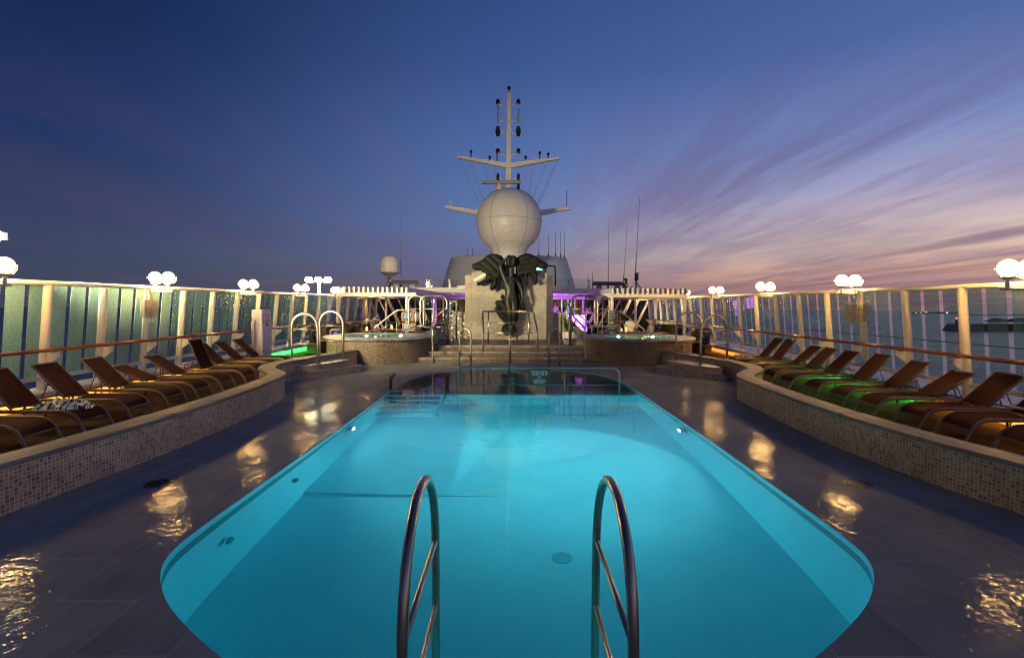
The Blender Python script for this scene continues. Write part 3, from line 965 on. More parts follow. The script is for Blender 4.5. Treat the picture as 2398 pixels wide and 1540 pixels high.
# ---------------------------------------------------------------- low curved walls
def low_wall(path, sgn, label):
    t = thing('low_wall', label, 'low wall', (path[0][0], path[0][1], 0), 0, 'curved mosaic walls beside the pool')
    q = [(p[0] - path[0][0], p[1] - path[0][1]) for p in path]
    b = MB(); b.sweep(q, [(0, -0.02), (0, 0.485), (sgn * 0.34, 0.485), (sgn * 0.34, -0.02)])
    b.build('mosaic_face', M['mosaic'], t)
    pr = [(-0.02, 0.487), (-0.035, 0.497), (-0.04, 0.525), (-0.028, 0.543), (0.0, 0.55), (0.33, 0.55), (0.362, 0.543), (0.37, 0.525), (0.36, 0.487)]
    b = MB(); b.sweep(q, [(sgn * o_, z) for o_, z in pr]); b.build('teak_cap', M['cap'], t, smooth=True, angle=35)
    # open joints between the cap boards
    L = 0
    for i in range(1, len(q)):
        d = math.dist(q[i], q[i - 1]); L += d
        if L > 2.6:
            L = 0
            a = Vector(q[i - 1]); c = Vector(q[i]); tt = (c - a).normalized(); nn = Vector((-tt.y, tt.x)) * sgn
            p0 = a - nn * 0.042; p1 = a + nn * 0.374
            bb = MB(); bb.bar((p0.x, p0.y, 0.525), (p1.x, p1.y, 0.525), 0.014, 0.056); bb.build('cap_joint', M['dark'], t)
    return t


low_wall(LWc, 1, 'curved mosaic low wall with teak cap on the left of the pool')
low_wall(RWc, -1, 'curved mosaic low wall with teak cap on the right of the pool')


# ---------------------------------------------------------------- step blocks
def step_block(sgn, label):
    t = thing('step_block', label, 'steps', (sgn * 5.5, 15.8, 0), 0, 'mosaic step blocks by the low walls')

    def poly(pts): return [(sgn * x - sgn * 5.5 if False else sgn * (x - 5.5), y - 15.8) for x, y in curve(pts, 4)]
    lo = [(6.22, 14.5), (5.95, 14.62), (5.6, 14.95), (5.2, 15.5), (4.9, 16.0), (4.76, 16.3), (4.82, 16.6), (5.1, 16.85), (5.5, 17.05)]
    up = [(6.2, 14.75), (5.9, 14.85), (5.62, 15.1), (5.4, 15.6), (5.2, 16.15), (5.12, 16.4), (5.22, 16.62), (5.5, 16.8)]
    back = [(5.8, 17.0), (6.2, 15.6)]
    for nm, pts, z0, z1 in (('lower', lo, -0.02, 0.2), ('upper', up, 0.2, 0.385)):
        pg = poly(pts) + [(sgn * (x - 5.5), y - 15.8) for x, y in back]
        b = MB(); b.prism(pg, z0 + 0.001, z1 - 0.05); b.build(nm + '_riser', M['mosaic'], t)
        out = [(x * 1.0 - sgn * 0.035 * (1 if i < len(poly(pts)) else 0), y - 0.02) for i, (x, y) in enumerate(pg)]
        b = MB(); b.prism(out, z1 - 0.049, z1); b.build(nm + '_tread', M['tread'], t)
    return t


step_block(-1, 'two mosaic steps with stone treads at the left low wall')
step_block(1, 'two mosaic steps with stone treads at the right low wall')


# ---------------------------------------------------------------- hoop rails
def hoop(name, label, p0, p1, ztop, bars, r=0.03, group=None, flat=False):
    """arched rail between two feet p0, p1 (x, y, z) with level bars between its legs"""
    p0 = Vector(p0); p1 = Vector(p1)
    base = (p0 + p1) / 2; base.z = min(p0.z, p1.z)
    t = thing(name, label, 'handrail', base, 0, group)
    a = p0 - base; c = p1 - base
    hd = Vector((c.x - a.x, c.y - a.y, 0)); half = hd.length / 2
    rise = min(half * 1.25, (ztop - max(p0.z, p1.z)) * 0.6)
    zt = ztop - base.z
    pts = [a, Vector((a.x, a.y, (a.z + zt - rise) / 2))]
    for i in range(17):
        g = PI * i / 16
        q = (a + c) / 2 - hd / 2 * math.cos(g)
        pts.append(Vector((q.x, q.y, zt - rise + rise * math.sin(g) ** 0.85)))
    pts += [Vector((c.x, c.y, (c.z + zt - rise) / 2)), c]
    b = MB(); b.tube(pts, r, 12); b.build('hoop', M['steel'], t, smooth=True)
    for z in bars:
        bb = MB(); bb.tube([(a.x, a.y, z - base.z), (c.x, c.y, z - base.z)], r * 0.62, 8); bb.build('crossbar', M['steel'], t, smooth=True)
    for q in (a, c):
        bb = MB(); bb.lathe([(0, 0.016), (r * 1.5, 0.016), (r * 2.1, 0.006), (r * 2.1, 0.0)], 14, tuple(q)); bb.build('foot_flange', M['steel'], t, smooth=True)
    return t


g = 'steel hoops at the side steps'
hoop('hoop_rail', 'nearer steel hoop on the left step block beside the white cabinet', (-6.41, 15.11, 0.551), (-5.65, 15.13, 0.386), 1.88, (1.42, 0.99), 0.036, g)
hoop('hoop_rail', 'farther steel hoop on the left step block in front of the left tub', (-6.06, 16.4, 0.551), (-5.30, 16.36, 0.386), 1.93, (1.47, 0.99), 0.036, g)
hoop('hoop_rail', 'nearer steel hoop on the right step block', (6.58, 15.37, 0.551), (5.69, 15.12, 0.386), 1.88, (1.42, 0.99), 0.036, g)
hoop('hoop_rail', 'farther steel hoop on the right step block in front of the right tub', (6.25, 16.6, 0.551), (5.41, 16.5, 0.386), 1.95, (1.47, 0.99), 0.036, g)

g = 'near pool ladder rails'
hoop('ladder_rail', 'tall steel ladder rail at the near pool edge, left of the pair', (-0.455, 2.14, 0.0), (-0.455, 3.15, -0.9), 1.25, (0.72, 0.30), 0.026, g)
hoop('ladder_rail', 'tall steel ladder rail at the near pool edge, right of the pair', (0.545, 2.14, 0.0), (0.555, 3.15, -0.9), 1.25, (0.72, 0.30), 0.026, g)

g = 'steel hoops at the far pool edge'
hoop('pool_hoop', 'narrow steel hoop at the far pool edge, left of the middle guard', (-1.72, 17.75, 0.0), (-1.31, 17.55, 0.0), 1.33, (1.06, 0.45), 0.032, g)
hoop('pool_hoop', 'narrow steel hoop at the far pool edge, right of the middle guard', (1.77, 17.75, 0.0), (1.38, 17.55, 0.0), 1.33, (1.06, 0.45), 0.032, g)
hoop('pool_hoop', 'steel hoop seen edge on in front of the statue', (0.02, 17.6, 0.0), (0.05, 18.3, 0.0), 1.34, (1.06, 0.45), 0.034, g)

# middle guard on the steps
t = thing('guard_rail', 'square steel guard rail standing on the steps before the statue', 'guard rail', (0, 20.6, 0))
for s in (-1, 1):
    xb, xf = (-1.11, -0.99) if s < 0 else (1.03, 1.10)
    b = MB(); b.tube(fillet([(0.0, 0.75, 1.88), (xb, 0.75, 1.88), (xb, 0.70, 1.75), (xf, -0.7, 1.2), (xf, -0.9, 1.1), (xf, -0.9, 0.17)], 0.09, 5), 0.036, 10)
    b.build('handrail', M['steel'], t, smooth=True)
    xi = -0.86 if s < 0 else 0.83
    b = MB(); b.tube([(xi, 0.75, 1.86), (xi, 0.75, ZU)], 0.03, 10); b.build('post', M['steel'], t, smooth=True)
for z in (1.41, 0.97):
    b = MB(); b.tube([(-1.0, 0.75, z), (0.98, 0.75, z)], 0.02, 8); b.build('crossbar', M['steel'], t, smooth=True)

# pool guard with depth gauge
t = thing('pool_guard', 'low steel guard rail across the pool carrying the depth notice', 'guard rail', (0.75, 12.86, 0))
x0, x1 = -2.04, 2.05
b = MB(); b.tube(fillet([(x0, 0, -0.2), (x0, 0, 0.585), (x1, 0, 0.585), (x1, 0, -0.2)], 0.2, 7), 0.024, 10); b.build('top_rail', M['steel'], t, smooth=True)
b = MB(); b.tube([(x0, 0, 0.15), (x1, 0, 0.15)], 0.013, 8); b.build('lower_rail', M['steel'], t, smooth=True)
b = MB(); b.tube([(0.66, 0, 0.58), (0.66, 0, -0.2)], 0.02, 8); b.build('post', M['steel'], t, smooth=True)
gp = MB(); gp.box(-0.715, -0.605, -0.05, 0.03, -0.4, 0.63); gp = gp.build('depth_gauge', M['rust'], t)
for s_, z in (('2.1M', 0.47), ('2.0M', 0.31), ('1.9M', 0.20)):
    text(s_, 0.055, M['letter_pale'], (-0.66, -0.054, z), gp, sx=0.85)
gm = MB(); gm.box(-0.717, -0.603, -0.052, 0.032, 0.5, 0.634); gm.build('gauge_cap', M['grey'], gp)
for x in (-1.63, -1.15):
    for z in (0.535, 0.19):
        bb = MB(); bb.box(x - 0.016, x + 0.016, -0.03, 0.0, z - 0.02, z + 0.02); bb.build('clip', M['white'], t)

sg = thing('notice_board', 'brown water depth and no lifeguard notice hanging on the pool guard rail', 'sign', (0.77, 12.80, 0.165))
b = MB(); b.box(-0.278, 0.278, -0.008, 0.008, 0.0, 0.395); b.build('plate', M['rust'], sg)
for s_, z, sz in (('WATER DEPTH', 0.325, 0.062), ('1.82 M = 5.97 FT', 0.265, 0.058), ('NO', 0.19, 0.058), ('LIFEGUARD', 0.115, 0.06), ('ON DUTY', 0.055, 0.06)):
    text(s_, sz * 1.04, M['letter'], (0, -0.012, z), sg, bold=0.003, sx=0.95)

# drains in the terrace
for lab, x, y in (('round dark floor drain in the terrace left of the pool', -4.25, 6.15), ('round dark floor drain in the terrace right of the pool', 4.32, 6.2)):
    t = thing('floor_drain', lab, 'drain', (x, y, 0.001), 0, 'floor drains')
    b = MB(); b.lathe([(0.0, 0.001), (0.125, 0.001), (0.135, 0.006), (0.155, 0.006), (0.158, 0.0)], 24); b.build('rim', M['darkmetal'], t)
    for k in range(-4, 5):
        hw = math.sqrt(max(0.0, 0.125 ** 2 - (k * 0.027) ** 2))
        bb = MB(); bb.box(-hw, hw, k * 0.027 - 0.007, k * 0.027 + 0.007, 0.0015, 0.006); bb.build('bar', M['darkmetal'], t)


# ---------------------------------------------------------------- hot tubs
def tub(x, y, sgn, label):
    t = thing('hot_tub', label, 'hot tub', (x, y, 0), 0, 'round mosaic hot tubs')
    b = MB(); b.lathe([(2.02, -0.02), (2.02, 0.86)], 72); b.build('mosaic_wall', M['mosaic_tub'], t)
    b = MB(); b.lathe([(1.88, 0.80), (2.0, 0.855), (2.12, 0.862), (2.155, 0.88), (2.16, 0.915), (2.13, 0.938), (1.84, 0.945), (1.80, 0.93)], 72)
    b.build('stone_rim', M['tread'], t, smooth=True, angle=40)
    b = MB(); b.lathe([(1.81, 0.938), (1.79, 0.962), (1.74, 0.966), (1.64, 0.958), (1.40, 0.938), (1.335, 0.93), (1.315, 0.90), (1.30, 0.80)], 72)
    b.build('liner', M['grey'], t, smooth=True)
    b = MB(); b.lathe([(1.31, 0.90), (1.25, 0.62), (0.9, 0.60), (0.85, 0.15), (0.0, 0.12)], 48); b.build('seat_shell', M['tubliner'], t, smooth=True)
    b = MB(); b.lathe([(0.0, 0.02), (1.33, 0.02), (1.335, 0.922), (0.0, 0.922)], 48); b.build('water', M['tubwater'], t, smooth=True, angle=30)
    ga = -PI / 2 - sgn * 0.92 if sgn < 0 else -PI / 2 - 0.0
    a = R(-118) if sgn < 0 else R(-62)
    a = R(-134) if sgn < 0 else R(-46)
    bb = MB(); bb.box(-0.27, 0.27, -0.02, 0.025, 0.30, 0.70); o = bb.build('access_panel', M['mosaic_tub'], t, loc=(2.02 * math.cos(a), 2.02 * math.sin(a), 0))
    o.rotation_euler = (0, 0, a + PI / 2)
    for (q0, q1, z0, z1) in ((-0.29, 0.29, 0.70, 0.73), (-0.29, 0.29, 0.27, 0.30), (-0.29, -0.262, 0.301, 0.699), (0.262, 0.29, 0.301, 0.699)):
        f = MB(); f.box(q0, q1, -0.035, 0.01, z0, z1); f.build('panel_frame', M['tread'], o)
    # underwater tub lamps
    for k in range(3):
        g_ = 2 * PI * k / 3 + 0.5
        point('tub_light', (x + 0.8 * math.cos(g_), y + 0.8 * math.sin(g_), 0.62), 2400, (0.45, 1.0, 0.76), 0.05)
    return t


tub(-5.03, 20.1, -1, 'round mosaic hot tub full of green lit water left of the steps')
tub(5.08, 20.1, 1, 'round mosaic hot tub full of green lit water right of the steps')

# ================================================================ windscreens
def windscreen(sgn, XF, y0, pitch, kmin, kmax, label, glass_fn):
    t = thing('windscreen', label, 'glass windscreen', (0, 0, 0), 0, 'glass windscreens along the ship sides')
    ys = [y0 + pitch * k for k in range(kmin, kmax + 1)]
    ZT, ZB = 2.57, 0.44

    def at(y, z, out=0.0):
        """point of the screen plane; out > 0 is outboard"""
        return Vector((XF(y) + sgn * (0.225 * (ZT - z) / (ZT - ZB) + out), y, z))
    ya, yb = ys[0] - 0.5, ys[-1] + 0.3
    # ledge under the screen with the light strip below its lip
    lg = MB()
    for (ia, ib, z0, z1) in ((0.19, 0.70, ZD - 0.1, 0.335), (0.0, 0.72, 0.337, 0.44), (0.0, 0.015, 0.322, 0.336)):
        lg.hexa([(XF(ya) + sgn * ia, ya, z0), (XF(ya) + sgn * ib, ya, z0), (XF(yb) + sgn * ib, yb, z0), (XF(yb) + sgn * ia, yb, z0),
                 (XF(ya) + sgn * ia, ya, z1), (XF(ya) + sgn * ib, ya, z1), (XF(yb) + sgn * ib, yb, z1), (XF(yb) + sgn * ia, yb, z1)])
    led = lg.build('ledge', M['cream'], t)
    strips = ([('led_amber', -3, 17.0), ('led_amber', 17.02, 18.4), ('led_green', 18.42, 23.4), ('led_amber', 23.42, 32)] if sgn < 0 else
              [('led_amber', -3, 10.2), ('led_green', 10.9, 15.5), ('led_amber', 15.52, 18.6), ('led_orange', 18.62, 24.0), ('led_amber', 24.02, 32)])
    for mt, a, c in strips:
        a = max(a, ya); c = min(c, yb)
        bb = MB(); bb.bar((XF(a) + sgn * 0.055, a, 0.325), (XF(c) + sgn * 0.055, c, 0.325), 0.035, 0.016); bb.build('led_strip', M[mt], led)
    yy = ya + 0.9
    while yy < yb:
        bb = MB(); bb.ball((XF(yy) + sgn * 0.19, yy, 0.2), 0.045, 10, 6, (0.2, 1, 1)); bb.build('scupper', M['dark'], led)
        yy += 1.34 * 2
    # posts
    for y in ys:
        b = MB()
        a0 = at(y, 0.46, 0.0); a1 = at(y, 2.52, 0.0)
        wx, wy = 0.085, 0.075
        n_ = 10
        cross = [(wx * math.cos(2 * PI * i / n_), wy * math.sin(2 * PI * i / n_)) for i in range(n_)]
        vs = [(a0.x + i, a0.y + j, a0.z) for i, j in cross] + [(a1.x + i, a1.y + j, a1.z) for i, j in cross]
        b.add(vs, [(i, (i + 1) % n_, n_ + (i + 1) % n_, n_ + i) for i in range(n_)] + [tuple(range(n_)), tuple(range(n_, 2 * n_))])
        p = b.build('post', M['cream'], t, smooth=True, angle=50)
        bb = MB(); bb.lathe([(0, 0.03), (0.11, 0.03), (0.13, 0.0)], 12, (a0.x, y, 0.44)); bb.build('base_collar', M['cream'], p, smooth=True, angle=40)
    # rails
    b = MB(); b.tube([at(ya, 2.56), at(yb, 2.56)], 0.048, 10); b.build('top_rail', M['cream'], t, smooth=True)
    b = MB(); b.bar(at(ya, 0.70), at(yb, 0.70), 0.06, 0.075); b.build('base_rail', M['cream'], t)
    b = MB(); b.tube([at(ya, 1.47, 0.13), at(yb, 1.47, 0.13)], 0.009, 5); b.build('wire', M['dark'], t)
    hr = MB(); hx = lambda y: XF(y) + sgn * 0.14 - sgn * 0.27
    hr.tube([(hx(ya), ya, 1.27), (hx((ya + yb) / 2), (ya + yb) / 2, 1.27), (hx(yb), yb, 1.27)], 0.036, 12)
    hr = hr.build('handrail', M['varnish'], t, smooth=True)
    for y in ys:
        bb = MB(); xo = XF(y) + sgn * 0.06; xi = hx(y)
        bb.extr([(xi - sgn * 0.02, 1.235), (xi - sgn * 0.03, 1.13), (xo + sgn * 0.02, 0.95), (xo + sgn * 0.02, 1.2), (xi + sgn * 0.04, 1.2)],
                lambda a, z, q: (a, q, z), y - 0.012, y + 0.012)
        bb.build('bracket', M['cream'], hr)
    # panes: three to a bay with open slots between
    for i in range(len(ys) - 1):
        d = ys[i + 1] - ys[i]
        for f0, f1 in ((0.075, 0.33), (0.405, 0.665), (0.735, 0.93)):
            q0 = ys[i] + d * f0; q1 = ys[i] + d * f1
            bb = MB()
            vs = []
            for o_ in (0.015, 0.027):
                vs += [at(q0, 0.74, o_), at(q1, 0.74, o_), at(q1, 2.515, o_), at(q0, 2.515, o_)]
            bb.hexa(vs)
            bb.build('glass_pane', glass_fn(q0), t)
    return t, ys, at


LF, LY, LAT = windscreen(-1, XL, 10.05, 1.335, -5, 17, 'long glass windscreen with cream posts along the left side of the ship',
                         lambda y: M['glass_salty'] if y < 13.5 else M['glass_mid'])
RF, RY, RAT = windscreen(1, XR, 9.65, 1.44, -4, 17, 'long glass windscreen with cream posts along the right side of the ship',
                         lambda y: M['glass_clear'])


# ---------------------------------------------------------------- twin globe lamps
def globe_lamp():
    t = thing('globe_lamp', 'x', 'globe lamp', (0, 0, 0), 0)
    # local +x points inboard, origin at the top of the post
    b = MB(); b.tube([(0.0, 0, -0.05), (0.12, 0, -0.055), (0.58, 0, -0.055)], 0.028, 8); b.build('arm', M['cream'], t, smooth=True)
    b = MB(); b.ball((0.1, 0, -0.02), 0.062, 10, 7); b.tube([(0.07, 0, -0.02), (0.07, 0.02, -0.22)], 0.022, 6); b.build('junction_box', M['cream'], t, smooth=True)
    for x in (0.16, 0.48):
        b = MB(); b.tube([(x, 0, -0.05), (x, 0, 0.10)], 0.03, 8); b.lathe([(0.03, 0.08), (0.1, 0.125), (0.1, 0.14), (0, 0.14)], 14, (x, 0, 0))
        h = b.build('holder', M['cream'], t, smooth=True, angle=50)
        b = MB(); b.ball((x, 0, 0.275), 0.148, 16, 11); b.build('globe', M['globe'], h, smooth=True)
        for k in (0, 1, 2):
            a = 2 * PI * k / 3 + 0.4
            bb = MB(); bb.tube([(x + r_ * math.cos(a), r_ * math.sin(a), z) for r_, z in ((0.06, 0.12), (0.13, 0.15), (0.17, 0.22), (0.175, 0.29))], 0.007, 5)
            bb.build('cage_wire', M['cream'], h, smooth=True)
        bb = MB(); bb.tube([(x + 0.172 * math.cos(2 * PI * k / 20), 0.172 * math.sin(2 * PI * k / 20), 0.27) for k in range(20)], 0.006, 5, closed=True)
        bb.build('cage_ring', M['cream'], h, smooth=True)
    return t


lamp0 = globe_lamp()
used = False
LNAME = ['first', 'second', 'third', 'fourth', 'fifth', 'sixth', 'seventh']
for sgn, ys, AT, k0, side in ((-1, LY, LAT, 4, 'left'), (1, RY, RAT, 3, 'right')):
    for i, k in enumerate(range(k0, len(ys), 3)):
        o = lamp0 if not used else copy_tree(lamp0)
        used = True
        p = AT(ys[k], 2.54)
        o.location = (p.x - sgn * 0.02, ys[k], 2.53)
        o.rotation_euler = (0, 0, 0 if sgn < 0 else PI)
        beside = ''
        o['label'] = 'lit twin globe lamp on the %s windscreen, %s from the near end%s' % (side, LNAME[i], beside)
        o['group'] = 'twin globe lamps along the windscreens'

# ---------------------------------------------------------------- speakers
def speaker(label, x, y, z, rz):
    t = thing('speaker', label, 'speaker', (x, y, z), rz, 'weathered loudspeakers on the windscreen posts')
    b = MB(); b.box(-0.085, 0.085, -0.09, 0.09, 0, 0.42); b.build('cabinet', M['speaker'], t)
    b = MB(); b.box(-0.07, 0.07, -0.098, -0.092, 0.02, 0.40); b.build('grille', M['darkmetal'] if 0 else M['speaker'], t)
    b = MB(); b.tube([(0, 0.06, 0.0), (0.02, 0.06, -0.07), (0.0, 0.08, -0.12)], 0.022, 7); b.build('bracket', M['cream'], t, smooth=True)
    return t


p = LAT(LY[7], 1.95)
speaker('pale speaker box on the left windscreen, facing the pool', p.x + 0.18, LY[7] - 0.03, 1.83, R(55))
speaker('second speaker box on the left windscreen, facing aft beside the other', p.x + 0.14, LY[7] - 0.2, 1.83, R(-20))
p = RAT(RY[6], 1.95)
speaker('speaker box on the right windscreen post, facing the pool', p.x - 0.34, RY[6] - 0.02, 1.80, R(-60))
speaker('speaker box on the right windscreen post, turned to the camera', p.x - 0.14, RY[6] - 0.18, 1.81, R(10))


# ================================================================ sun loungers
def lounger():
    t = thing('sun_lounger', 'x', 'sun lounger')
    prof = [(0.0, 0.0), (0.05, 0.10), (0.13, 0.24), (0.25, 0.315), (0.40, 0.34), (0.9, 0.335), (1.78, 0.33)]
    pf = curve([(a, 0, b_) for a, b_ in prof], 5)
    for s in (-1, 1):
        b = MB()
        ring_ = []
        # flat oval section
        P = [Vector((p[0], s * 0.275, p[2])) for p in pf]
        bb = MB(); bb.tube(P, 0.02, 8)
        for k, v in enumerate(bb.v):
            c = P[k // 8]
            bb.v[k] = (v[0] + (v[0] - c.x) * 0.5, v[1], v[2] + (v[2] - c.z) * 0.5)
        bb.build('side_rail', M['bronze_frame'], t, smooth=True)
    for x, z in ((0.105, 0.185), (1.16, 0.315), (1.76, 0.325)):
        b = MB(); b.tube([(x, -0.27, z), (x, 0.27, z)], 0.014, 7); b.build('crossbar', M['bronze_frame'], t, smooth=True)
    for s in (-1, 1):
        b = MB(); b.tube([(1.45, s * 0.26, 0.325), (1.52, s * 0.26, 0.0)], 0.02, 7); b.build('leg', M['bronze_frame'], t, smooth=True)
    # seat sling
    b = MB()
    nu, nv = 22, 8
    xs = [0.10 + (1.17 - 0.10) * i / nu for i in range(nu + 1)]

    def zr(x):
        for i in range(len(pf) - 1):
            if pf[i][0] <= x <= pf[i + 1][0]:
                f = (x - pf[i][0]) / max(1e-6, pf[i + 1][0] - pf[i][0]); return pf[i][2] * (1 - f) + pf[i + 1][2] * f
        return 0.33
    vs = []
    for x in xs:
        for j in range(nv + 1):
            q = -1 + 2 * j / nv
            vs.append((x, q * 0.262, zr(x) + 0.020 - (0.012 + 0.014 * min(1.0, (x - 0.1) / 0.5)) * (1 - q * q)))
    m0 = len(vs)
    vs += [(a, c, z - 0.006) for a, c, z in vs]
    fs = []
    w_ = nv + 1
    for i in range(nu):
        for j in range(nv):
            q = i * w_ + j
            fs.append((q, q + w_, q + w_ + 1, q + 1)); fs.append((m0 + q, m0 + q + 1, m0 + q + w_ + 1, m0 + q + w_))
    b.add(vs, fs); b.build('seat_sling', M['sling'], t, smooth=True)
    # backrest, local frame at the hinge, lying along +x
    h = MB(); path = fillet([(0, -0.25, 0), (0.80, -0.25, 0), (0.80, 0.25, 0), (0, 0.25, 0)], 0.035, 4)
    h.tube(path, 0.017, 8)
    h = h.build('backrest', M['bronze_frame'], t, smooth=True, loc=(1.17, 0, 0.36))
    b = MB(); vs = []
    for i in range(9):
        for j in range(7):
            q = -1 + 2 * j / 6
            x = 0.015 + 0.79 * i / 8
            vs.append((x, q * 0.245, 0.012 - 0.022 * (1 - q * q)))
    m0 = len(vs); vs += [(a, c, z - 0.006) for a, c, z in vs]; fs = []
    for i in range(8):
        for j in range(6):
            q = i * 7 + j
            fs.append((q, q + 7, q + 8, q + 1)); fs.append((m0 + q, m0 + q + 1, m0 + q + 8, m0 + q + 7))
    b.add(vs, fs); b.build('back_sling', M['sling'], h, smooth=True)
    return t


L0 = lounger()
used = False


def set_back(o, deg):
    bk = [c for c in kids(o) if c.name.split('.')[0] == 'backrest'][0]
    bk.rotation_euler = (0, -R(deg), 0)
    # prop between backrest and rear of the frame
    a = R(deg)
    top = Vector((1.17 + 0.42 * math.cos(a), 0, 0.345 + 0.42 * math.sin(a)))
    for s in (-1, 1):
        b = MB(); b.tube([(top.x, s * 0.22, top.z), (min(1.72, top.x + 0.12), s * 0.235, 0.34)], 0.010, 6)
        b.build('prop', M['bronze_frame'], o, smooth=True)


def put_lounger(sgn, x, y, deg, label, rz=0.0):
    global used
    if not used:
        o = L0; used = True
        cp = None
    else:
        o = bpy.data.objects.new('sun_lounger', None); o.empty_display_size = 0.1; C.objects.link(o)
        o['category'] = 'sun lounger'
        for ch in kids(L0):
            if ch.name.split('.')[0] == 'prop': continue
            copy_tree(ch, o)
    o.location = (x, y, ZD + 0.001)
    o.rotation_euler = (0, 0, (0 if sgn > 0 else PI) + rz)
    set_back(o, deg)
    o['label'] = label; o['group'] = 'brown sling sun loungers on the sun decks'
    return o


LL = [(7.20, 46, 'brown sun lounger cut off by the left edge, nearest on the left'),
      (8.16, 47, 'brown sun lounger with the striped towel on it'),
      (9.13, 46, 'brown sun lounger next behind the one with the striped towel'),
      (10.13, 45, 'brown sun lounger between two round tables, third on the left'),
      (11.05, 22, 'brown sun lounger with its back lowered nearly flat on the left'),
      (12.0, 32, 'brown sun lounger with half lowered back before the steep one'),
      (13.05, 68, 'brown sun lounger with the steepest back on the left'),
      (14.1, 43, 'brown sun lounger just behind the steep backed one'),
      (15.0, 42, 'brown sun lounger last but one before the white cabinet'),
      (16.0, 42, 'brown sun lounger nearest the white cabinet')]
for y, dg, lb in LL:
    put_lounger(-1, -6.55 - (0.2 if y > 13.3 else 0), y, dg, lb, R(random.uniform(-1.2, 1.2)))
RL = [(5.95, 44, 'brown sun lounger cut off at the right edge, nearest on the right', 6.95),
      (6.88, 44, 'brown sun lounger in front of the stone topped table at the right edge', 6.88),
      (7.78, 40, 'brown sun lounger beside the glowing table, second from the right edge', 6.8),
      (8.58, 41, 'brown sun lounger with raised back before the right edge of the photo', 6.75),
      (9.55, 33, 'brown sun lounger with the lowest back on the right', 6.7),
      (10.45, 41, 'brown sun lounger behind the lowest backed one on the right', 6.7),
      (11.42, 47, 'brown sun lounger at the near end of the green light on the right', 6.72),
      (12.45, 44, 'brown sun lounger over the brightest green light, nearer one', 6.7),
      (13.42, 44, 'brown sun lounger over the green light, middle one', 6.78),
      (14.4, 42, 'brown sun lounger at the far end of the green light', 6.95),
      (15.55, 52, 'brown sun lounger last but one on the right, behind the green light', 6.98),
      (16.4, 50, 'brown sun lounger with the grey towel, farthest on the right', 7.0)]
for y, dg, lb, x in RL:
    put_lounger(1, x, y, dg, lb, R(random.uniform(-1.2, 1.2)))

# ---------------------------------------------------------------- round side tables
def side_table():
    t = thing('side_table', 'x', 'side table')
    b = MB(); b.lathe([(0, 0.0), (0.205, 0.0), (0.222, 0.008), (0.222, 0.026), (0.21, 0.034), (0, 0.036)], 28, (0, 0, 0.415)); b.build('tabletop', M['tabletop'], t, smooth=True, angle=40)
    for k in range(3):
        a = 2 * PI * k / 3 + 0.5
        b = MB(); b.tube([(r_ * math.cos(a), r_ * math.sin(a), z) for r_, z in ((0.06, 0.405), (0.13, 0.40), (0.175, 0.37), (0.185, 0.32), (0.185, 0.0))], 0.014, 8)
        b.build('leg', M['bronze_frame'], t, smooth=True)
    return t


T0 = side_table()
for i, (x, y, lb) in enumerate([
        (-8.30, 9.62, 'round stone side table beside the lounger with the striped towel'),
        (-8.28, 10.62, 'round stone side table beside the nearly flat lounger, left'),
        (-8.42, 11.55, 'round stone side table just past the nearly flat lounger'),
        (-8.42, 12.55, 'round stone side table in front of the steep backed lounger'),
        (-8.42, 13.58, 'round stone side table just behind the steep backed lounger'),
        (8.22, 8.0, 'round stone side table in front of the amber glow at the right edge'),
        (8.62, 9.08, 'round stone side table behind the near right loungers, by the widest post'),
        (8.60, 10.0, 'round stone side table behind the lowest backed lounger, right'),
        (8.60, 10.95, 'round stone side table at the near end of the green light'),
        (8.30, 11.93, 'round stone side table in the middle of the green light'),
        (8.60, 12.93, 'round stone side table near the steepest green glow'),
        (8.60, 13.9, 'round stone side table beyond the middle green lounger'),
        (8.55, 14.95, 'round stone side table at the far end of the green light'),
        (8.62, 15.98, 'round stone side table between the two farthest right loungers')]):
    o = T0 if i == 0 else copy_tree(T0)
    o.location = (x, y, ZD + 0.001); o.rotation_euler = (0, 0, random.uniform(0, 2))
    o['label'] = lb; o['group'] = 'round side tables between the loungers'


# ---------------------------------------------------------------- crumpled towels
def towel(label, x, y, z, L, Wd, h, mat, seed, rz=0.0):
    rnd = random.Random(seed)
    nx, ny = 46, 34
    waves = [(rnd.uniform(5, 16), rnd.uniform(5, 16), rnd.uniform(0, 6), rnd.uniform(0.25, 1)) for _ in range(9)]
    vs = []
    for i in range(nx + 1):
        for j in range(ny + 1):
            u = i / nx * 2 - 1; v = j / ny * 2 - 1
            r = math.sqrt((abs(u) ** 2.6 + abs(v) ** 2.6))
            e = max(0.0, 1 - r ** 2.2)
            s = sum(a * math.sin(p * u + q * v + f) for p, q, f, a in waves) / 4.0
            zz = h * (e ** 0.5) * (0.62 + 0.38 * s) * (1 - 0.45 * max(0, u))
            k = 1 / max(1.0, r)
            vs.append((u * k * L / 2 + 0.03 * s * (1 - e), v * k * Wd / 2 + 0.03 * math.sin(5 * u + seed), max(zz, 0.004)))
    fs = []
    for i in range(nx):
        for j in range(ny):
            q = i * (ny + 1) + j
            fs.append((q, q + ny + 1, q + ny + 2, q + 1))
    b = MB(); b.add(vs, fs)
    o = b.build('towel', mat, None, smooth=True, loc=(x, y, z)); o.rotation_euler = (0, 0, rz)
    md = o.modifiers.new('thick', 'SOLIDIFY'); md.thickness = 0.006
    tag(o, label, 'towel')
    return o


towel('crumpled blue, black and white striped towel on a left lounger', -7.12, 8.17, ZD + 0.325, 0.78, 0.46, 0.20, M['towel_blue'], 4, R(20))
towel('crumpled grey striped towel on the farthest right lounger', 7.55, 16.4, ZD + 0.33, 0.7, 0.42, 0.15, M['towel_grey'], 9, R(-10))

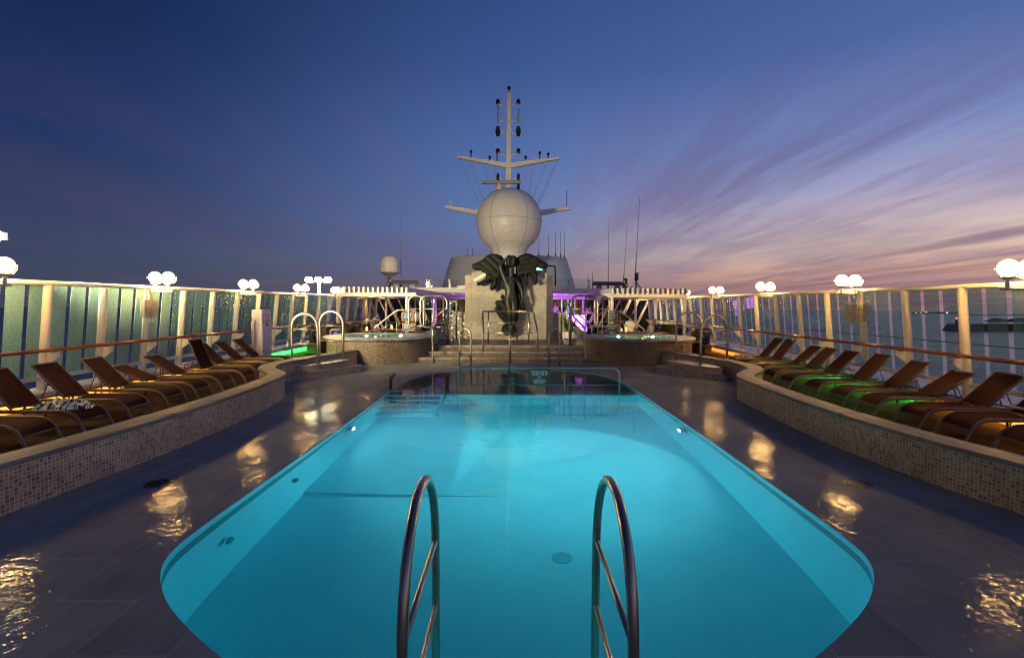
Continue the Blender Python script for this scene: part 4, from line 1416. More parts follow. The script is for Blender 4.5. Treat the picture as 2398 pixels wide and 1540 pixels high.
# ---------------------------------------------------------------- white equipment cabinet
t = thing('equipment_cabinet', 'tall white cabinet with red safety labels standing by the left windscreen', 'cabinet', (-8.46, 17.2, ZD))
zc = 1.965 - ZD
b = MB(); b.box(-0.16, 0.16, 0.0, 0.70, 0.0, zc); cab = b.build('body', M['greywhite'], t)
b = MB(); b.box(0.162, 0.178, 0.02, 0.68, 0.04, zc - 0.03); dr = b.build('door', M['greywhite'], t)
for z in (0.42, zc - 0.43):
    bb = MB(); bb.box(0.179, 0.19, 0.03, 0.12, z - 0.02, z + 0.02); bb.tube([(0.2, 0.05, z), (0.2, 0.11, z)], 0.012, 6); bb.build('latch', M['darkmetal'], dr)
for y0_ in (0.22, 0.40):
    bb = MB(); bb.box(0.179, 0.181, y0_, y0_ + 0.15, zc - 0.40, zc - 0.18); lb = bb.build('safety_label', M['red'], dr)
    for q, dy in enumerate((0.03, 0.075, 0.12)):
        bb = MB(); bb.box(0.1815, 0.1835, y0_ + dy - 0.012, y0_ + dy + 0.012, zc - 0.38 + 0.03 * q, zc - 0.21); bb.build('mark', M['letter'], lb)
bb = MB(); bb.box(0.179, 0.181, 0.28, 0.42, zc - 0.56, zc - 0.45); bb.build('safety_label', M['purple'], dr)
b = MB(); b.tube(fillet([(-0.09, -0.08, 0.0), (-0.09, -0.08, zc * 0.76), (-0.06, 0.0, zc * 0.80)], 0.07, 5), 0.055, 10); b.build('pipe', M['cream'], t, smooth=True)
b = MB(); b.tube([(0.0, 0.70, zc - 0.5), (0.0, 0.80, zc - 0.5)], 0.03, 8); b.ball((0.0, 0.82, zc - 0.5), 0.045, 8, 6); b.build('valve', M['tabletop'], t, smooth=True)

# ---------------------------------------------------------------- dock floodlights outside the screen
def flood_mast(label, x, y, z, zb, rz=0.0):
    t = thing('floodlight_mast', label, 'floodlight', (x, y, zb), rz, 'floodlight masts outside the left windscreen')
    h = z - zb
    b = MB(); b.tube([(0, 0, 0), (0, 0, h - 0.1)], 0.085, 10); b.build('pole', M['white'], t, smooth=True)
    b = MB(); b.tube([(-0.5, 0, h - 0.1), (0.5, 0, h - 0.1)], 0.04, 8); b.build('crossbar', M['white'], t, smooth=True)
    for k in (-1, 0, 1):
        b = MB(); b.box(k * 0.46 - 0.10, k * 0.46 + 0.10, -0.02, 0.12, h - 0.06, h + 0.08); hd = b.build('lamp_head', M['grey'], t)
        b = MB(); b.ball((k * 0.46, -0.10, h), 0.17, 12, 8, (1.15, 0.6, 0.85)); b.build('lamp_glass', M['flood'], hd, smooth=True)
    return t


y_ = 25.2
p = W(747, 655, y_)
flood_mast('white mast with three bright floodlights beyond the left windscreen', p.x, y_, p.z, -2.2)
p = W(-8, 553, 9.6)
flood_mast('bright floodlight at the left edge of the photo above the windscreen', p.x - 0.47, 9.6, p.z, -2.2)

spot('flood_beam', (-9.45, 9.9, 3.45), (0.5, 30.0, 4.4), 16500, (1.0, 0.83, 0.50), R(62), 0.7, 1.3)

# ================================================================ skinned figures
def skin_mesh(name, verts, edges, radii, mat, parent=None, sub=1, loc=None):
    me = bpy.data.meshes.new(name)
    me.from_pydata([tuple(v) for v in verts], edges, [])
    o = bpy.data.objects.new(name, me); C.objects.link(o)
    o.modifiers.new('skin', 'SKIN').use_smooth_shade = True
    lay = me.skin_vertices[0].data
    for i, r in enumerate(radii):
        lay[i].radius = r if isinstance(r, tuple) else (r, r)
        lay[i].use_root = (i == 0)
    md = o.modifiers.new('sub', 'SUBSURF'); md.levels = sub; md.render_levels = sub
    dg = bpy.context.evaluated_depsgraph_get(); dg.update()
    m2 = bpy.data.meshes.new_from_object(o.evaluated_get(dg))
    o.modifiers.clear(); o.data = m2
    bpy.data.meshes.remove(me)
    m2.name = name
    m2.materials.clear(); m2.materials.append(mat)
    m2.polygons.foreach_set('use_smooth', [True] * len(m2.polygons))
    if loc is not None: o.location = loc
    if parent is not None: o.parent = parent
    return o


def join_into(o, mb, mat=None):
    """merge a MB into the mesh of o (optionally with a second material)"""
    me = o.data
    bm = bmesh.new(); bm.from_mesh(me)
    idx = 0
    if mat is not None:
        if mat.name not in [m.name for m in me.materials]: me.materials.append(mat)
        idx = [m.name for m in me.materials].index(mat.name)
    vs = [bm.verts.new(v) for v in mb.v]
    for f in mb.f:
        try:
            q = bm.faces.new([vs[k] for k in f]); q.material_index = idx; q.smooth = True
        except ValueError: pass
    bm.normal_update(); bm.to_mesh(me); bm.free()


SKIN = cloth('skin', (0.44, 0.20, 0.12))
SKIN_D = cloth('skin_tan', (0.28, 0.14, 0.085))


def person(label, loc, rz, pose='sit', top=(0.5, 0.5, 0.5), bottom=(0.03, 0.03, 0.04), hair=(0.5, 0.48, 0.45), hair_style='short', skin=None,
           lean=0.0, arms='table', long_sleeve=True, h=1.0, glasses=False):
    skin = skin or SKIN
    t = thing('person', label, 'person', loc, rz)
    V = []; Ed = []; Rd = []

    def add(p, r, par=None):
        V.append(Vector(p)); Rd.append(r)
        if par is not None: Ed.append((par, len(V) - 1))
        return len(V) - 1
    sit = pose == 'sit'
    pz = 0.50 if sit else 0.95

    def up(z, y=0.0):      # point of the spine, leaning forward (towards -y)
        d = z - pz
        return (0, y - math.sin(lean) * d, pz + math.cos(lean) * d)
    a = add((0, 0, pz), (0.145, 0.105))
    sp1 = add(up(pz + 0.2), (0.13, 0.10), a)
    ch = add(up(pz + 0.38), (0.155, 0.11), sp1)
    nb = add(up(pz + 0.50), (0.075, 0.07), ch)
    nk = add(up(pz + 0.575), (0.052, 0.055), nb)
    hd = add(up(pz + 0.665, -0.02), (0.075, 0.088), nk)
    cr = add(up(pz + 0.755, -0.02), (0.062, 0.075), hd)
    hand_v = []
    for s in (-1, 1):
        sh = add(tuple(Vector(up(pz + 0.455)) + Vector((s * 0.175, 0, 0))), 0.062, ch)
        S0 = V[sh]
        if arms == 'table':
            el = S0 + Vector((s * 0.05, -0.08, -0.26)); wr = el + Vector((-s * 0.10, -0.24, 0.03)); d = Vector((-s * 0.3, -1, -0.05)).normalized()
        elif arms == 'down':
            el = S0 + Vector((s * 0.06, 0.01, -0.28)); wr = el + Vector((-s * 0.01, -0.06, -0.24)); d = Vector((0, -0.25, -1)).normalized()
        elif arms == 'fwd':
            el = S0 + Vector((s * 0.03, -0.14, -0.23)); wr = el + Vector((-s * 0.06, -0.22, 0.04)); d = Vector((-s * 0.2, -1, 0)).normalized()
        e_ = add(el, 0.044, sh); w_ = add(wr, 0.03, e_)
        pm = add(wr + d * 0.06, (0.038, 0.02), w_)
        hand_v.append((pm, d, s))
        hp = add((s * 0.09, 0.0, pz - 0.03), 0.088, a)
        if sit:
            kn = add((s * 0.10, -0.42, pz + 0.02), 0.062, hp); an = add((s * 0.10, -0.44, 0.09), 0.04, kn)
        else:
            kn = add((s * 0.095, -0.02, 0.50), 0.062, hp); an = add((s * 0.095, 0.01, 0.09), 0.04, kn)
        toe = add(V[an] + Vector((0, -0.15, -0.05)), (0.04, 0.03), an)
    nbody = len(V)
    for pm, d, s in hand_v:                                  # five fingers, curled
        side = d.cross(Vector((0, 0, 1)));
        side = side.normalized() if side.length > 0.1 else Vector((1, 0, 0))
        dn = side.cross(d).normalized()
        if dn.z > 0: dn = -dn
        for k, (off, ln) in enumerate(((-0.026, 0.062), (-0.009, 0.075), (0.009, 0.07), (0.026, 0.055))):
            b0 = add(V[pm] + d * 0.03 + side * off, 0.0095, pm)
            b1 = add(V[b0] + d * ln * 0.55 + dn * ln * 0.15, 0.009, b0)
            add(V[b1] + d * ln * 0.3 + dn * ln * 0.4, 0.008, b1)
        t0 = add(V[pm] - d * 0.01 - side * s * 0.035 + dn * 0.008, 0.011, pm)
        add(V[t0] + d * 0.04 - side * s * 0.012 + dn * 0.02, 0.009, t0)
    body = skin_mesh('body', V, Ed, Rd, skin, t, 1)
    # face
    H = V[hd] + Vector((0, 0, 0.02)); f = MB()
    f.ball((H.x, H.y - 0.088, H.z - 0.012), 0.017, 8, 6, (0.8, 1, 1.3))
    for s in (-1, 1):
        f.ball((s * 0.078, H.y + 0.01, H.z), 0.026, 8, 6, (0.4, 0.7, 1.1))
    join_into(body, f)
    ey = MB()
    for s in (-1, 1):
        ey.ball((s * 0.031, H.y - 0.077, H.z + 0.02), 0.011, 8, 6)
    ey.ball((0, H.y - 0.08, H.z - 0.055), 0.012, 8, 5, (2.0, 0.6, 0.5))
    join_into(body, ey, M['dark'])
    # hair
    hm = MB(); hc = V[cr]
    hcol = cloth('hair_%d_%d_%d' % tuple(int(c * 100) for c in hair), hair)
    hm.ball((0, hc.y + 0.012, hc.z - 0.03), 0.108, 14, 9, (0.9, 1.02, 0.82))
    hm.ball((0, hc.y + 0.045, hc.z - 0.10), 0.085, 12, 8, (1.02, 0.8, 1.0))
    if hair_style == 'long':
        hm.ball((0, hc.y + 0.055, hc.z - 0.2), 0.1, 12, 8, (1.15, 0.7, 1.5))
    if hair_style == 'bun':
        hm.ball((0, hc.y + 0.07, hc.z + 0.06), 0.055, 10, 7)
    if hair_style == 'bob':
        for s in (-1, 1): hm.ball((s * 0.075, hc.y + 0.02, hc.z - 0.13), 0.055, 10, 7, (0.6, 1.2, 1.6))
    hm.build('hair', hcol, t, smooth=True)
    if glasses:
        g = MB()
        for s in (-1, 1):
            g.tube([(s * 0.032 + 0.022 * math.cos(q), H.y - 0.093, H.z + 0.02 + 0.018 * math.sin(q)) for q in [2 * PI * i / 10 for i in range(10)]], 0.003, 4, closed=True)
            g.tube([(s * 0.055, H.y - 0.09, H.z + 0.025), (s * 0.085, H.y + 0.01, H.z + 0.03)], 0.003, 4)
        g.build('glasses', M['dark'], t)
    # clothes: same skeleton, a little larger
    tm = cloth('cloth_%d_%d_%d' % tuple(int(c * 100) for c in top), top)
    bmt = cloth('cloth_%d_%d_%d' % tuple(int(c * 100) for c in bottom), bottom)
    tv = []; te = []; tr = []
    mp = {}

    def cp(i, r):
        mp[i] = len(tv); tv.append(V[i]); tr.append(r)
    big = lambda r, d=0.022: (r[0] + d, r[1] + d) if isinstance(r, tuple) else r + d
    for i in (a, sp1, ch, nb): cp(i, big(Rd[i], 0.024 if i != nb else 0.012))
    idx = {}
    for i, v in enumerate(V[:nbody]):
        pass
    arm_ids = []
    for (i, j) in Ed:
        if i == ch and j != nb: arm_ids.append(j)
    for sh in arm_ids:
        el = [j for i, j in Ed if i == sh][0]; wr = [j for i, j in Ed if i == el][0]
        cp(sh, Rd[sh] + 0.02); cp(el, Rd[el] + 0.022)
        if long_sleeve: cp(wr, Rd[wr] + 0.016)
    te = [(mp[i], mp[j]) for i, j in Ed if i in mp and j in mp]
    skin_mesh('top', tv, te, tr, tm, t, 1)
    mp.clear(); tv = []; tr = []
    ids = [a] + [j for i, j in Ed if i == a and j != sp1]
    more = []
    for hp in ids[1:]:
        kn = [j for i, j in Ed if i == hp][0]; an = [j for i, j in Ed if i == kn][0]; more += [kn, an]
    for i in ids + more: cp(i, big(Rd[i], 0.018))
    te = [(mp[i], mp[j]) for i, j in Ed if i in mp and j in mp]
    skin_mesh('trousers', tv, te, tr, bmt, t, 1)
    fm = MB()
    for hp in ids[1:]:
        kn = [j for i, j in Ed if i == hp][0]; an = [j for i, j in Ed if i == kn][0]
        q = V[an]; fm.ball((q.x, q.y - 0.07, 0.045), 0.055, 10, 7, (0.9, 2.3, 0.8))
    fm.build('shoes', M['dark'], t, smooth=True)
    t.scale = (h, h, h)
    return t


# ================================================================ statue wall
YW = 23.6


def wz(u, v, y): return W(u, v, y).z


t = thing('feature_wall', 'pale glass mosaic wall with sloping shoulders behind the winged statue', 'mosaic wall', (0, YW, ZU))
zs, zc_ = 3.52 - ZU, 4.02 - ZU
face = [(-1.72, 0), (1.72, 0), (1.72, zs + 0.10), (0.9, zc_ - 0.22), (0, zc_), (-0.9, zc_ - 0.22), (-1.72, zs + 0.10)]
b = MB()
vs = [(x, 0, z) for x, z in face] + [(x, 1.2, z) for x, z in face]
k = len(face)
b.add(vs, [tuple(range(k)), tuple(range(2 * k - 1, k - 1, -1))] + [(i, (i + 1) % k, k + (i + 1) % k, k + i) for i in range(k)])
b.build('front_face', M['mosaic_white'], t)
for s in (-1, 1):
    b = MB(); b.prism([(s * 1.721, 0.0), (s * 2.06, 0.42), (s * 2.06, 1.2), (s * 1.721, 1.2)], 0, zs); b.build('side_face', M['mosaic_white'], t)
    b = MB(); b.bar((s * 1.62, -0.04, 2.70), (s * 1.08, -0.04, 3.0), 0.06, 0.16); b.build('light_bar', M['white'], t)
b = MB(); b.box(1.15, 1.55, 0.35, 0.42, 3.22, 3.42); b.build('lit_panel', M['tv'], t)
b = MB(); b.box(-0.28, 0.32, -0.12, -0.003, 0.0, 0.22); b.build('plinth', M['mosaic_white'], t)
for s in (-1, 1):
    lab = 'sloping pale mosaic wing wall %s of the statue wall' % ('left' if s < 0 else 'right')
    tt = thing('wing_wall', lab, 'wing wall', (s * 2.07, 24.4, ZU), 0, 'wing walls beside the statue wall')
    b = MB()
    poly = [(0, 0), (s * 1.75, 0), (s * 1.75, 0.05), (s * 0.55, 1.25), (0, 1.25)]
    b.extr(poly, lambda a_, z, q: (a_, q, z), 0.0, 0.14); b.build('mosaic_face', M['mosaic_white'], tt)
    lab = 'sloping steel stair rail %s of the statue wall' % ('left' if s < 0 else 'right')
    tt = thing('stair_rail', lab, 'stair rail', (s * 2.45, 23.9, ZU), 0, 'stair rails beside the statue wall')
    b = MB(); b.tube(fillet([(0, 0, 0), (0, 0, 1.72), (s * 0.12, 0.02, 1.78), (s * 1.45, 0.2, 0.62), (s * 1.45, 0.2, 0)], 0.14, 5), 0.035, 9); b.build('top_rail', M['steel'], tt, smooth=True)
    for z in (1.2, 0.68):
        bb = MB(); bb.tube([(0, 0, z), (s * 1.45, 0.2, max(0.02, z - 1.16))], 0.02, 7); bb.build('crossbar', M['steel'], tt, smooth=True)

# ================================================================ statue
ST = thing('winged_statue', 'dark bronze statue of a winged figure with one arm raised, on the mosaic wall', 'statue', (0, YW - 0.35, ZU))


def sp(zx, zy, y=0.0):
    return Vector(((zx - 806) * 0.003013, y, 4.94 - 0.003013 * zy - ZU))


def inflate(outline, thick, y0, seed, ridge=0.03, freq=16, name='x', step=0.028, edge=0.12, ang=0.6):
    """solid cushion over an outline in the x-z plane, bulging to the front, with feather ridges"""
    pts = [(sp(*p).x, sp(*p).z) for p in outline]
    x0 = min(p[0] for p in pts); x1 = max(p[0] for p in pts); z0 = min(p[1] for p in pts); z1 = max(p[1] for p in pts)
    rnd = random.Random(seed); ph = rnd.uniform(0, 6)

    def inside(x, z):
        c = False; j = len(pts) - 1
        for i in range(len(pts)):
            xi, zi = pts[i]; xj, zj = pts[j]
            if (zi > z) != (zj > z) and x < (xj - xi) * (z - zi) / (zj - zi) + xi: c = not c
            j = i
        return c

    def dist(x, z):
        m = 9
        for i in range(len(pts)):
            ax, az = pts[i - 1]; bx, bz = pts[i]
            dx, dz = bx - ax, bz - az
            q = max(0, min(1, ((x - ax) * dx + (z - az) * dz) / max(1e-9, dx * dx + dz * dz)))
            m = min(m, math.hypot(x - ax - q * dx, z - az - q * dz))
        return m
    nx = int((x1 - x0) / step) + 2; nz = int((z1 - z0) / step) + 2
    idx = {}; vs = []; fs = []
    cells = []
    for i in range(nx):
        for j in range(nz):
            if inside(x0 + (i + 0.5) * step, z0 + (j + 0.5) * step): cells.append((i, j))
    cs = set(cells)

    def vert(i, j, front):
        kk = (i, j, front)
        if kk not in idx:
            x = x0 + i * step; z = z0 + j * step
            d = dist(x, z) if inside(x, z) else 0.0
            e = min(1.0, d / edge)
            bul = thick * math.sqrt(max(0.0, 1 - (1 - e) ** 2))
            w = (x * math.cos(ang) + z * math.sin(ang)) * freq + 2.2 * math.sin(3 * x + 2 * z + ph)
            r = ridge * math.sin(w) * e + 0.5 * ridge * math.sin(2.3 * w + 5 * z) * e
            y = (y0 - 0.02 - bul - r) if front else (y0 + 0.02 + 0.35 * bul)
            idx[kk] = len(vs); vs.append((x, y, z))
        return idx[kk]
    for i, j in cells:
        fs.append((vert(i, j, 1), vert(i + 1, j, 1), vert(i + 1, j + 1, 1), vert(i, j + 1, 1)))
        fs.append((vert(i, j, 0), vert(i, j + 1, 0), vert(i + 1, j + 1, 0), vert(i + 1, j, 0)))
        for (di, dj, a_, c_) in ((-1, 0, (i, j + 1), (i, j)), (1, 0, (i + 1, j), (i + 1, j + 1)), (0, -1, (i, j), (i + 1, j)), (0, 1, (i + 1, j + 1), (i, j + 1))):
            if (i + di, j + dj) not in cs:
                fs.append((vert(*a_, 1), vert(*a_, 0), vert(*c_, 0), vert(*c_, 1)))
    b = MB(); b.add(vs, fs)
    o = b.build(name, M['bronze'], ST, smooth=True)
    sm = o.modifiers.new('smooth', 'SMOOTH'); sm.factor = 0.5; sm.iterations = 3
    return o


OUT = lambda L: [sp(*q) for q in L]
left_wing = [(740, 250), (690, 195), (620, 165), (540, 162), (470, 190), (410, 245), (340, 285), (255, 318), (240, 355), (262, 392), (320, 412), (372, 415), (395, 440), (450, 462), (455, 515),
             (400, 560), (330, 590), (312, 622), (345, 638), (420, 625), (500, 572), (560, 560), (520, 640), (508, 690), (540, 722), (600, 690), (635, 610), (628, 545), (690, 530), (735, 480), (750, 380)]
right_wing = [(905, 240), (960, 185), (1060, 152), (1130, 165), (1210, 205), (1300, 262), (1380, 310), (1392, 345), (1365, 388), (1290, 385), (1225, 362), (1205, 385), (1236, 440), (1232, 600), (1205, 628), (1172, 622),
              (1160, 520), (1120, 470), (1085, 470), (1098, 560), (1095, 630), (1062, 640), (1035, 560), (1020, 480), (960, 520), (905, 470), (900, 360)]
inflate(left_wing, 0.20, 0.02, 3, 0.02, 17, 'wing', ang=0.9)
inflate(right_wing, 0.20, 0.02, 5, 0.02, 17, 'wing', ang=2.2)
hair_o = [(650, 700), (690, 640), (665, 660), (680, 580), (720, 520), (760, 470), (900, 455), (960, 500), (1000, 560), (990, 600), (1030, 660), (1010, 690), (985, 640), (985, 740), (930, 760), (700, 690)]
inflate(hair_o, 0.1, 0.0, 8, 0.03, 26, 'hair', ang=0.2)
drape = [(690, 760), (740, 790), (910, 740), (985, 760), (1010, 860), (1058, 960), (1045, 1035), (1005, 1015), (950, 990), (945, 1050), (955, 1110), (930, 1180), (880, 1230), (870, 1245), (915, 1250), (925, 1320),
         (890, 1370), (800, 1402), (725, 1370), (690, 1305), (705, 1240), (745, 1215), (720, 1175), (660, 1115), (610, 1045), (588, 985), (610, 940), (590, 890), (615, 855), (680, 850), (725, 870), (672, 825)]
inflate(drape, 0.20, -0.02, 11, 0.05, 17, 'drapery', ang=0.5)
# body
V = []; Ed = []; Rd = []


def ad(zx, zy, y, r, par=None):
    V.append(sp(zx, zy, y)); Rd.append(r)
    if par is not None: Ed.append((par, len(V) - 1))
    return len(V) - 1


r_ = lambda a_, b_: (a_, b_)
pel = ad(832, 810, -0.24, (0.27, 0.2))
wst = ad(815, 715, -0.25, (0.21, 0.17), pel)
chs = ad(812, 600, -0.27, (0.255, 0.19), wst)
nkb = ad(828, 510, -0.27, (0.11, 0.1), chs)
nk_ = ad(838, 470, -0.28, (0.085, 0.085), nkb)
hd_ = ad(838, 410, -0.30, (0.125, 0.14), nk_)
cr_ = ad(836, 355, -0.29, (0.12, 0.13), hd_)
s1 = ad(728, 530, -0.28, 0.1, chs); e1 = ad(668, 350, -0.30, 0.075, s1); w1_ = ad(735, 262, -0.28, 0.055, e1); p1_ = ad(770, 245, -0.30, (0.06, 0.04), w1_)
s2 = ad(905, 545, -0.28, 0.1, chs); e2_ = ad(990, 690, -0.26, 0.075, s2); w2_ = ad(1010, 830, -0.32, 0.055, e2_); p2_ = ad(1000, 880, -0.34, (0.06, 0.04), w2_)
for pm, dx in ((p1_, 1), (p2_, -0.15)):
    for k in range(5):
        q0 = ad(0, 0, 0, 0.02, pm); V[q0] = V[pm] + Vector((0.06 * dx, -0.02, -0.05 + 0.02 * k if dx == 1 else -0.06)) + Vector((0, 0.02 * k - 0.04, 0) if dx != 1 else (0, 0, 0))
        q1 = ad(0, 0, 0, 0.016, q0); V[q1] = V[q0] + Vector((0.07 * dx, -0.01, -0.01 if dx == 1 else -0.08))
h1 = ad(790, 850, -0.24, 0.19, pel); k1 = ad(822, 1060, -0.32, 0.135, h1); a1_ = ad(820, 1240, -0.22, 0.08, k1); t1_ = ad(805, 1300, -0.28, 0.06, a1_)
h2 = ad(875, 850, -0.24, 0.19, pel); k2 = ad(882, 1060, -0.28, 0.13, h2); a2_ = ad(850, 1240, -0.20, 0.08, k2); t2_ = ad(852, 1300, -0.28, 0.06, a2_)
Rd = [(q[0] * 1.22, q[1] * 1.15) if isinstance(q, tuple) else q * 1.15 for q in Rd]
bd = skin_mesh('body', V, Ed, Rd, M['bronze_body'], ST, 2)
f = MB(); H = V[hd_]
f.ball((H.x, H.y - 0.14, H.z - 0.01), 0.028, 8, 6, (0.8, 1, 1.5))
for s in (-1, 1):
    f.ball((H.x + s * 0.05, H.y - 0.12, H.z + 0.035), 0.02, 8, 6)
    f.ball(tuple(sp(812, 585) + Vector((s * 0.11, -0.43, 0))), 0.085, 12, 8)
f.ball((H.x, H.y - 0.13, H.z - 0.075), 0.02, 8, 5, (2, 0.6, 0.5))
join_into(bd, f)
crest = [(755, 330), (745, 260), (770, 200), (800, 182), (835, 196), (880, 192), (920, 220), (930, 300), (915, 345), (870, 372), (790, 370)]
inflate(crest, 0.26, -0.16, 21, 0.03, 30, 'headdress', ang=0.0)
for k in range(9):
    a = PI * k / 8
# ================================================================ pergolas
def pergola(s, x_out, x_in, y0, y1, label):
    t = thing('pergola', label, 'pergola', (0, y0, 0), 0, 'white pergolas over the side terraces')
    zb0, zb1, zt = 2.52, 2.70, 2.965
    for y in (y0, (y0 + y1) / 2, y1 - 0.1):
        b = MB(); b.box(min(s * x_out, s * (x_in - 0.45)), max(s * x_out, s * (x_in - 0.45)), y - y0, y - y0 + 0.16, zb0, zb1); b.build('beam', M['cream'], t)
    for x in (x_out - 0.06, x_in + 0.02):
        b = MB(); xx = s * x; b.box(xx - 0.07, xx + 0.07, 0.165, (y1 - y0) / 2 - 0.005, zb0 + 0.01, zb1 - 0.01); b.box(xx - 0.07, xx + 0.07, (y1 - y0) / 2 + 0.165, y1 - y0 - 0.105, zb0 + 0.01, zb1 - 0.01)
        b.build('side_beam', M['cream'], t)
    n_ = 16
    for i in range(n_):
        x = s * (x_out + (x_in - x_out) * i / (n_ - 1))
        b = MB(); b.box(x - 0.042, x + 0.042, -0.12, 0.215, zb1 + 0.002, zt); b.box(x - 0.042, x + 0.042, 0.255, y1 - y0, zb1 + 0.002, zt); b.box(x - 0.03, x + 0.03, 0.2, 0.27, zt - 0.018, zt - 0.002); b.build('slat', M['white'], t)
    b = MB(); xa_, xb_ = sorted((s * x_out, s * x_in)); b.box(xa_, xb_, 0.22, 0.25, zb1 + 0.003, zt - 0.02); b.build('end_board', M['cream'], t)
    for x in (x_out - 0.06, x_in + 0.02):
        for y in (0.1, (y1 - y0) / 2 + 0.08, y1 - y0 - 0.05):
            b = MB(); b.lathe([(0.085, ZD), (0.085, zb0)], 14, (s * x, y, 0)); b.build('post', M['white'], t, smooth=True)
    # thin roof skin over the slats lets light through in patches
    return t


PGL = pergola(-1, 8.30, 4.90, 24.6, 34.4, 'white slatted pergola over the left terrace tables')
PGR = pergola(1, 8.55, 4.95, 24.6, 34.4, 'white slatted pergola over the right terrace tables')

# ================================================================ lounge behind
t = thing('lounge_building', 'white deck lounge with purple lit eaves behind the statue wall', 'building', (0, 31, 0))
Y0 = 31.0
zr0, zr1 = WZ(1000, 685, 31.5), WZ(1000, 673, 31.5)
b = MB()
roof_poly = [(-9.3, 2.6), (-9.3, 13), (9.3, 13), (9.3, 2.6), (5.6, 0.9), (2.4, 0.2), (1.6, -0.6), (-1.6, -0.6), (-2.4, 0.2), (-5.6, 0.9)]
b.prism(roof_poly, zr0, zr1); rf = b.build('roof', M['cream'], t)
for s in (-1, 1):
    b = MB(); b.prism([(s * 1.5, -0.7), (s * 3.1, -0.25), (s * 3.0, 0.6), (s * 1.5, 0.6)], zr1 - 0.14, zr1 + 0.10); b.build('eave', M['cream'], t)
# sloping soffit and header
hz0, hz1 = WZ(1000, 699, 35), WZ(1000, 693, 35)
for s in (-1, 1):
    b = MB(); xs = (s * 1.9, s * 9.2)
    b.add([(xs[0], 0.2, zr0 - 0.002), (xs[1], 2.7, zr0 - 0.002), (xs[1], 4.0, hz1), (xs[0], 4.0, hz1), (xs[0], 0.2, zr0 + 0.02), (xs[1], 2.7, zr0 + 0.02), (xs[1], 4.0, hz1 + 0.05), (xs[0], 4.0, hz1 + 0.05)],
                 [(0, 1, 2, 3), (7, 6, 5, 4), (0, 4, 5, 1), (1, 5, 6, 2), (2, 6, 7, 3), (3, 7, 4, 0)]); b.build('soffit', M['white'], t)
    b = MB(); b.box(min(xs), max(xs), 4.0, 4.2, hz0 - 0.02, hz1 + 0.05); b.build('header', M['cream'], t)
    # glazed screen with raking mullions
    gx0, gx1 = s * 5.0, s * 9.6
    b = MB(); b.box(min(gx0, gx1), max(gx0, gx1), 4.10, 4.13, ZD + 0.1, hz0 - 0.03); b.build('window_glass', M['glass_dark'], t)
    for i, (xx, w_) in enumerate(((9.55, 0.16), (8.9, 0.08), (8.3, 0.2), (7.6, 0.08), (7.0, 0.1), (6.25, 0.2))):
        zt_ = hz0 - 0.02; zb_ = 0.35; run = (zt_ - zb_) * 0.46
        bb = MB(); bb.bar((s * xx, 4.06, zt_), (s * (xx - run), 4.06, zb_), w_, 0.06, (0, 1, 0)); bb.build('mullion', M['white'], t)
    # door frame and columns
    b = MB()
    for x in (3.62, 4.05, 4.5):
        b.box(s * x - 0.05, s * x + 0.05, 4.05, 4.15, ZD + 0.1, hz0 - 0.03)
    b.box(min(s * 3.68, s * 4.44), max(s * 3.68, s * 4.44), 4.06, 4.14, 1.25, 1.33); b.build('door_frame', M['white'], t)
    b = MB(); b.lathe([(0.14, ZU + 0.01), (0.14, 2.35), (0.17, 2.40), (0.17, 2.5)], 14, (s * 2.42, 1.2, 0)); b.build('column', M['white'], t, smooth=True, angle=50)
    b = MB(); b.lathe([(0.18, 2.33), (0.18, 2.42)], 12, (s * 2.42, 1.2, 0)); b.build('column_band', M['redwood'], t)
b = MB(); b.box(-9.8, 9.8, 10.6, 10.8, ZD, hz1); b.build('back_wall', M['wall_green'], t)
for s in (-1, 1):
    b = MB(); b.box(s * 9.7 - 0.1, s * 9.7 + 0.1, 4.3, 10.59, ZD, hz1); b.build('end_wall', M['dark_wall'], t)
    b = MB(); b.box(s * 3.3 - 0.45, s * 3.3 + 0.45, 10.45, 10.59, ZU, hz0); b.build('wall_panel', M['wall_green'], t)
b = MB(); b.box(-9.6, 9.6, 4.25, 10.59, hz1 + 0.06, hz1 + 0.16); b.build('ceiling', M['white'], t)
b = MB(); b.box(-1.4, 1.4, 2.2, 10.5, ZU, hz1); b.build('core', M['dark_wall'], t)
for s in (-1, 1):
    for i, (u, v) in enumerate((((1063 if s < 0 else 1326), 742),)):
        q = W(u, v, 41.3)
        bb = MB(); bb.box(q.x - 0.06, q.x + 0.06, 10.3, 10.44, q.z - 31 * 0 - 0.06, q.z + 0.06); bb.build('wall_light', M['uplight'], t)
        point('wall_glow', (q.x, 41.15, q.z + 0.1), 55, (0.3, 1.0, 0.35), 0.08)
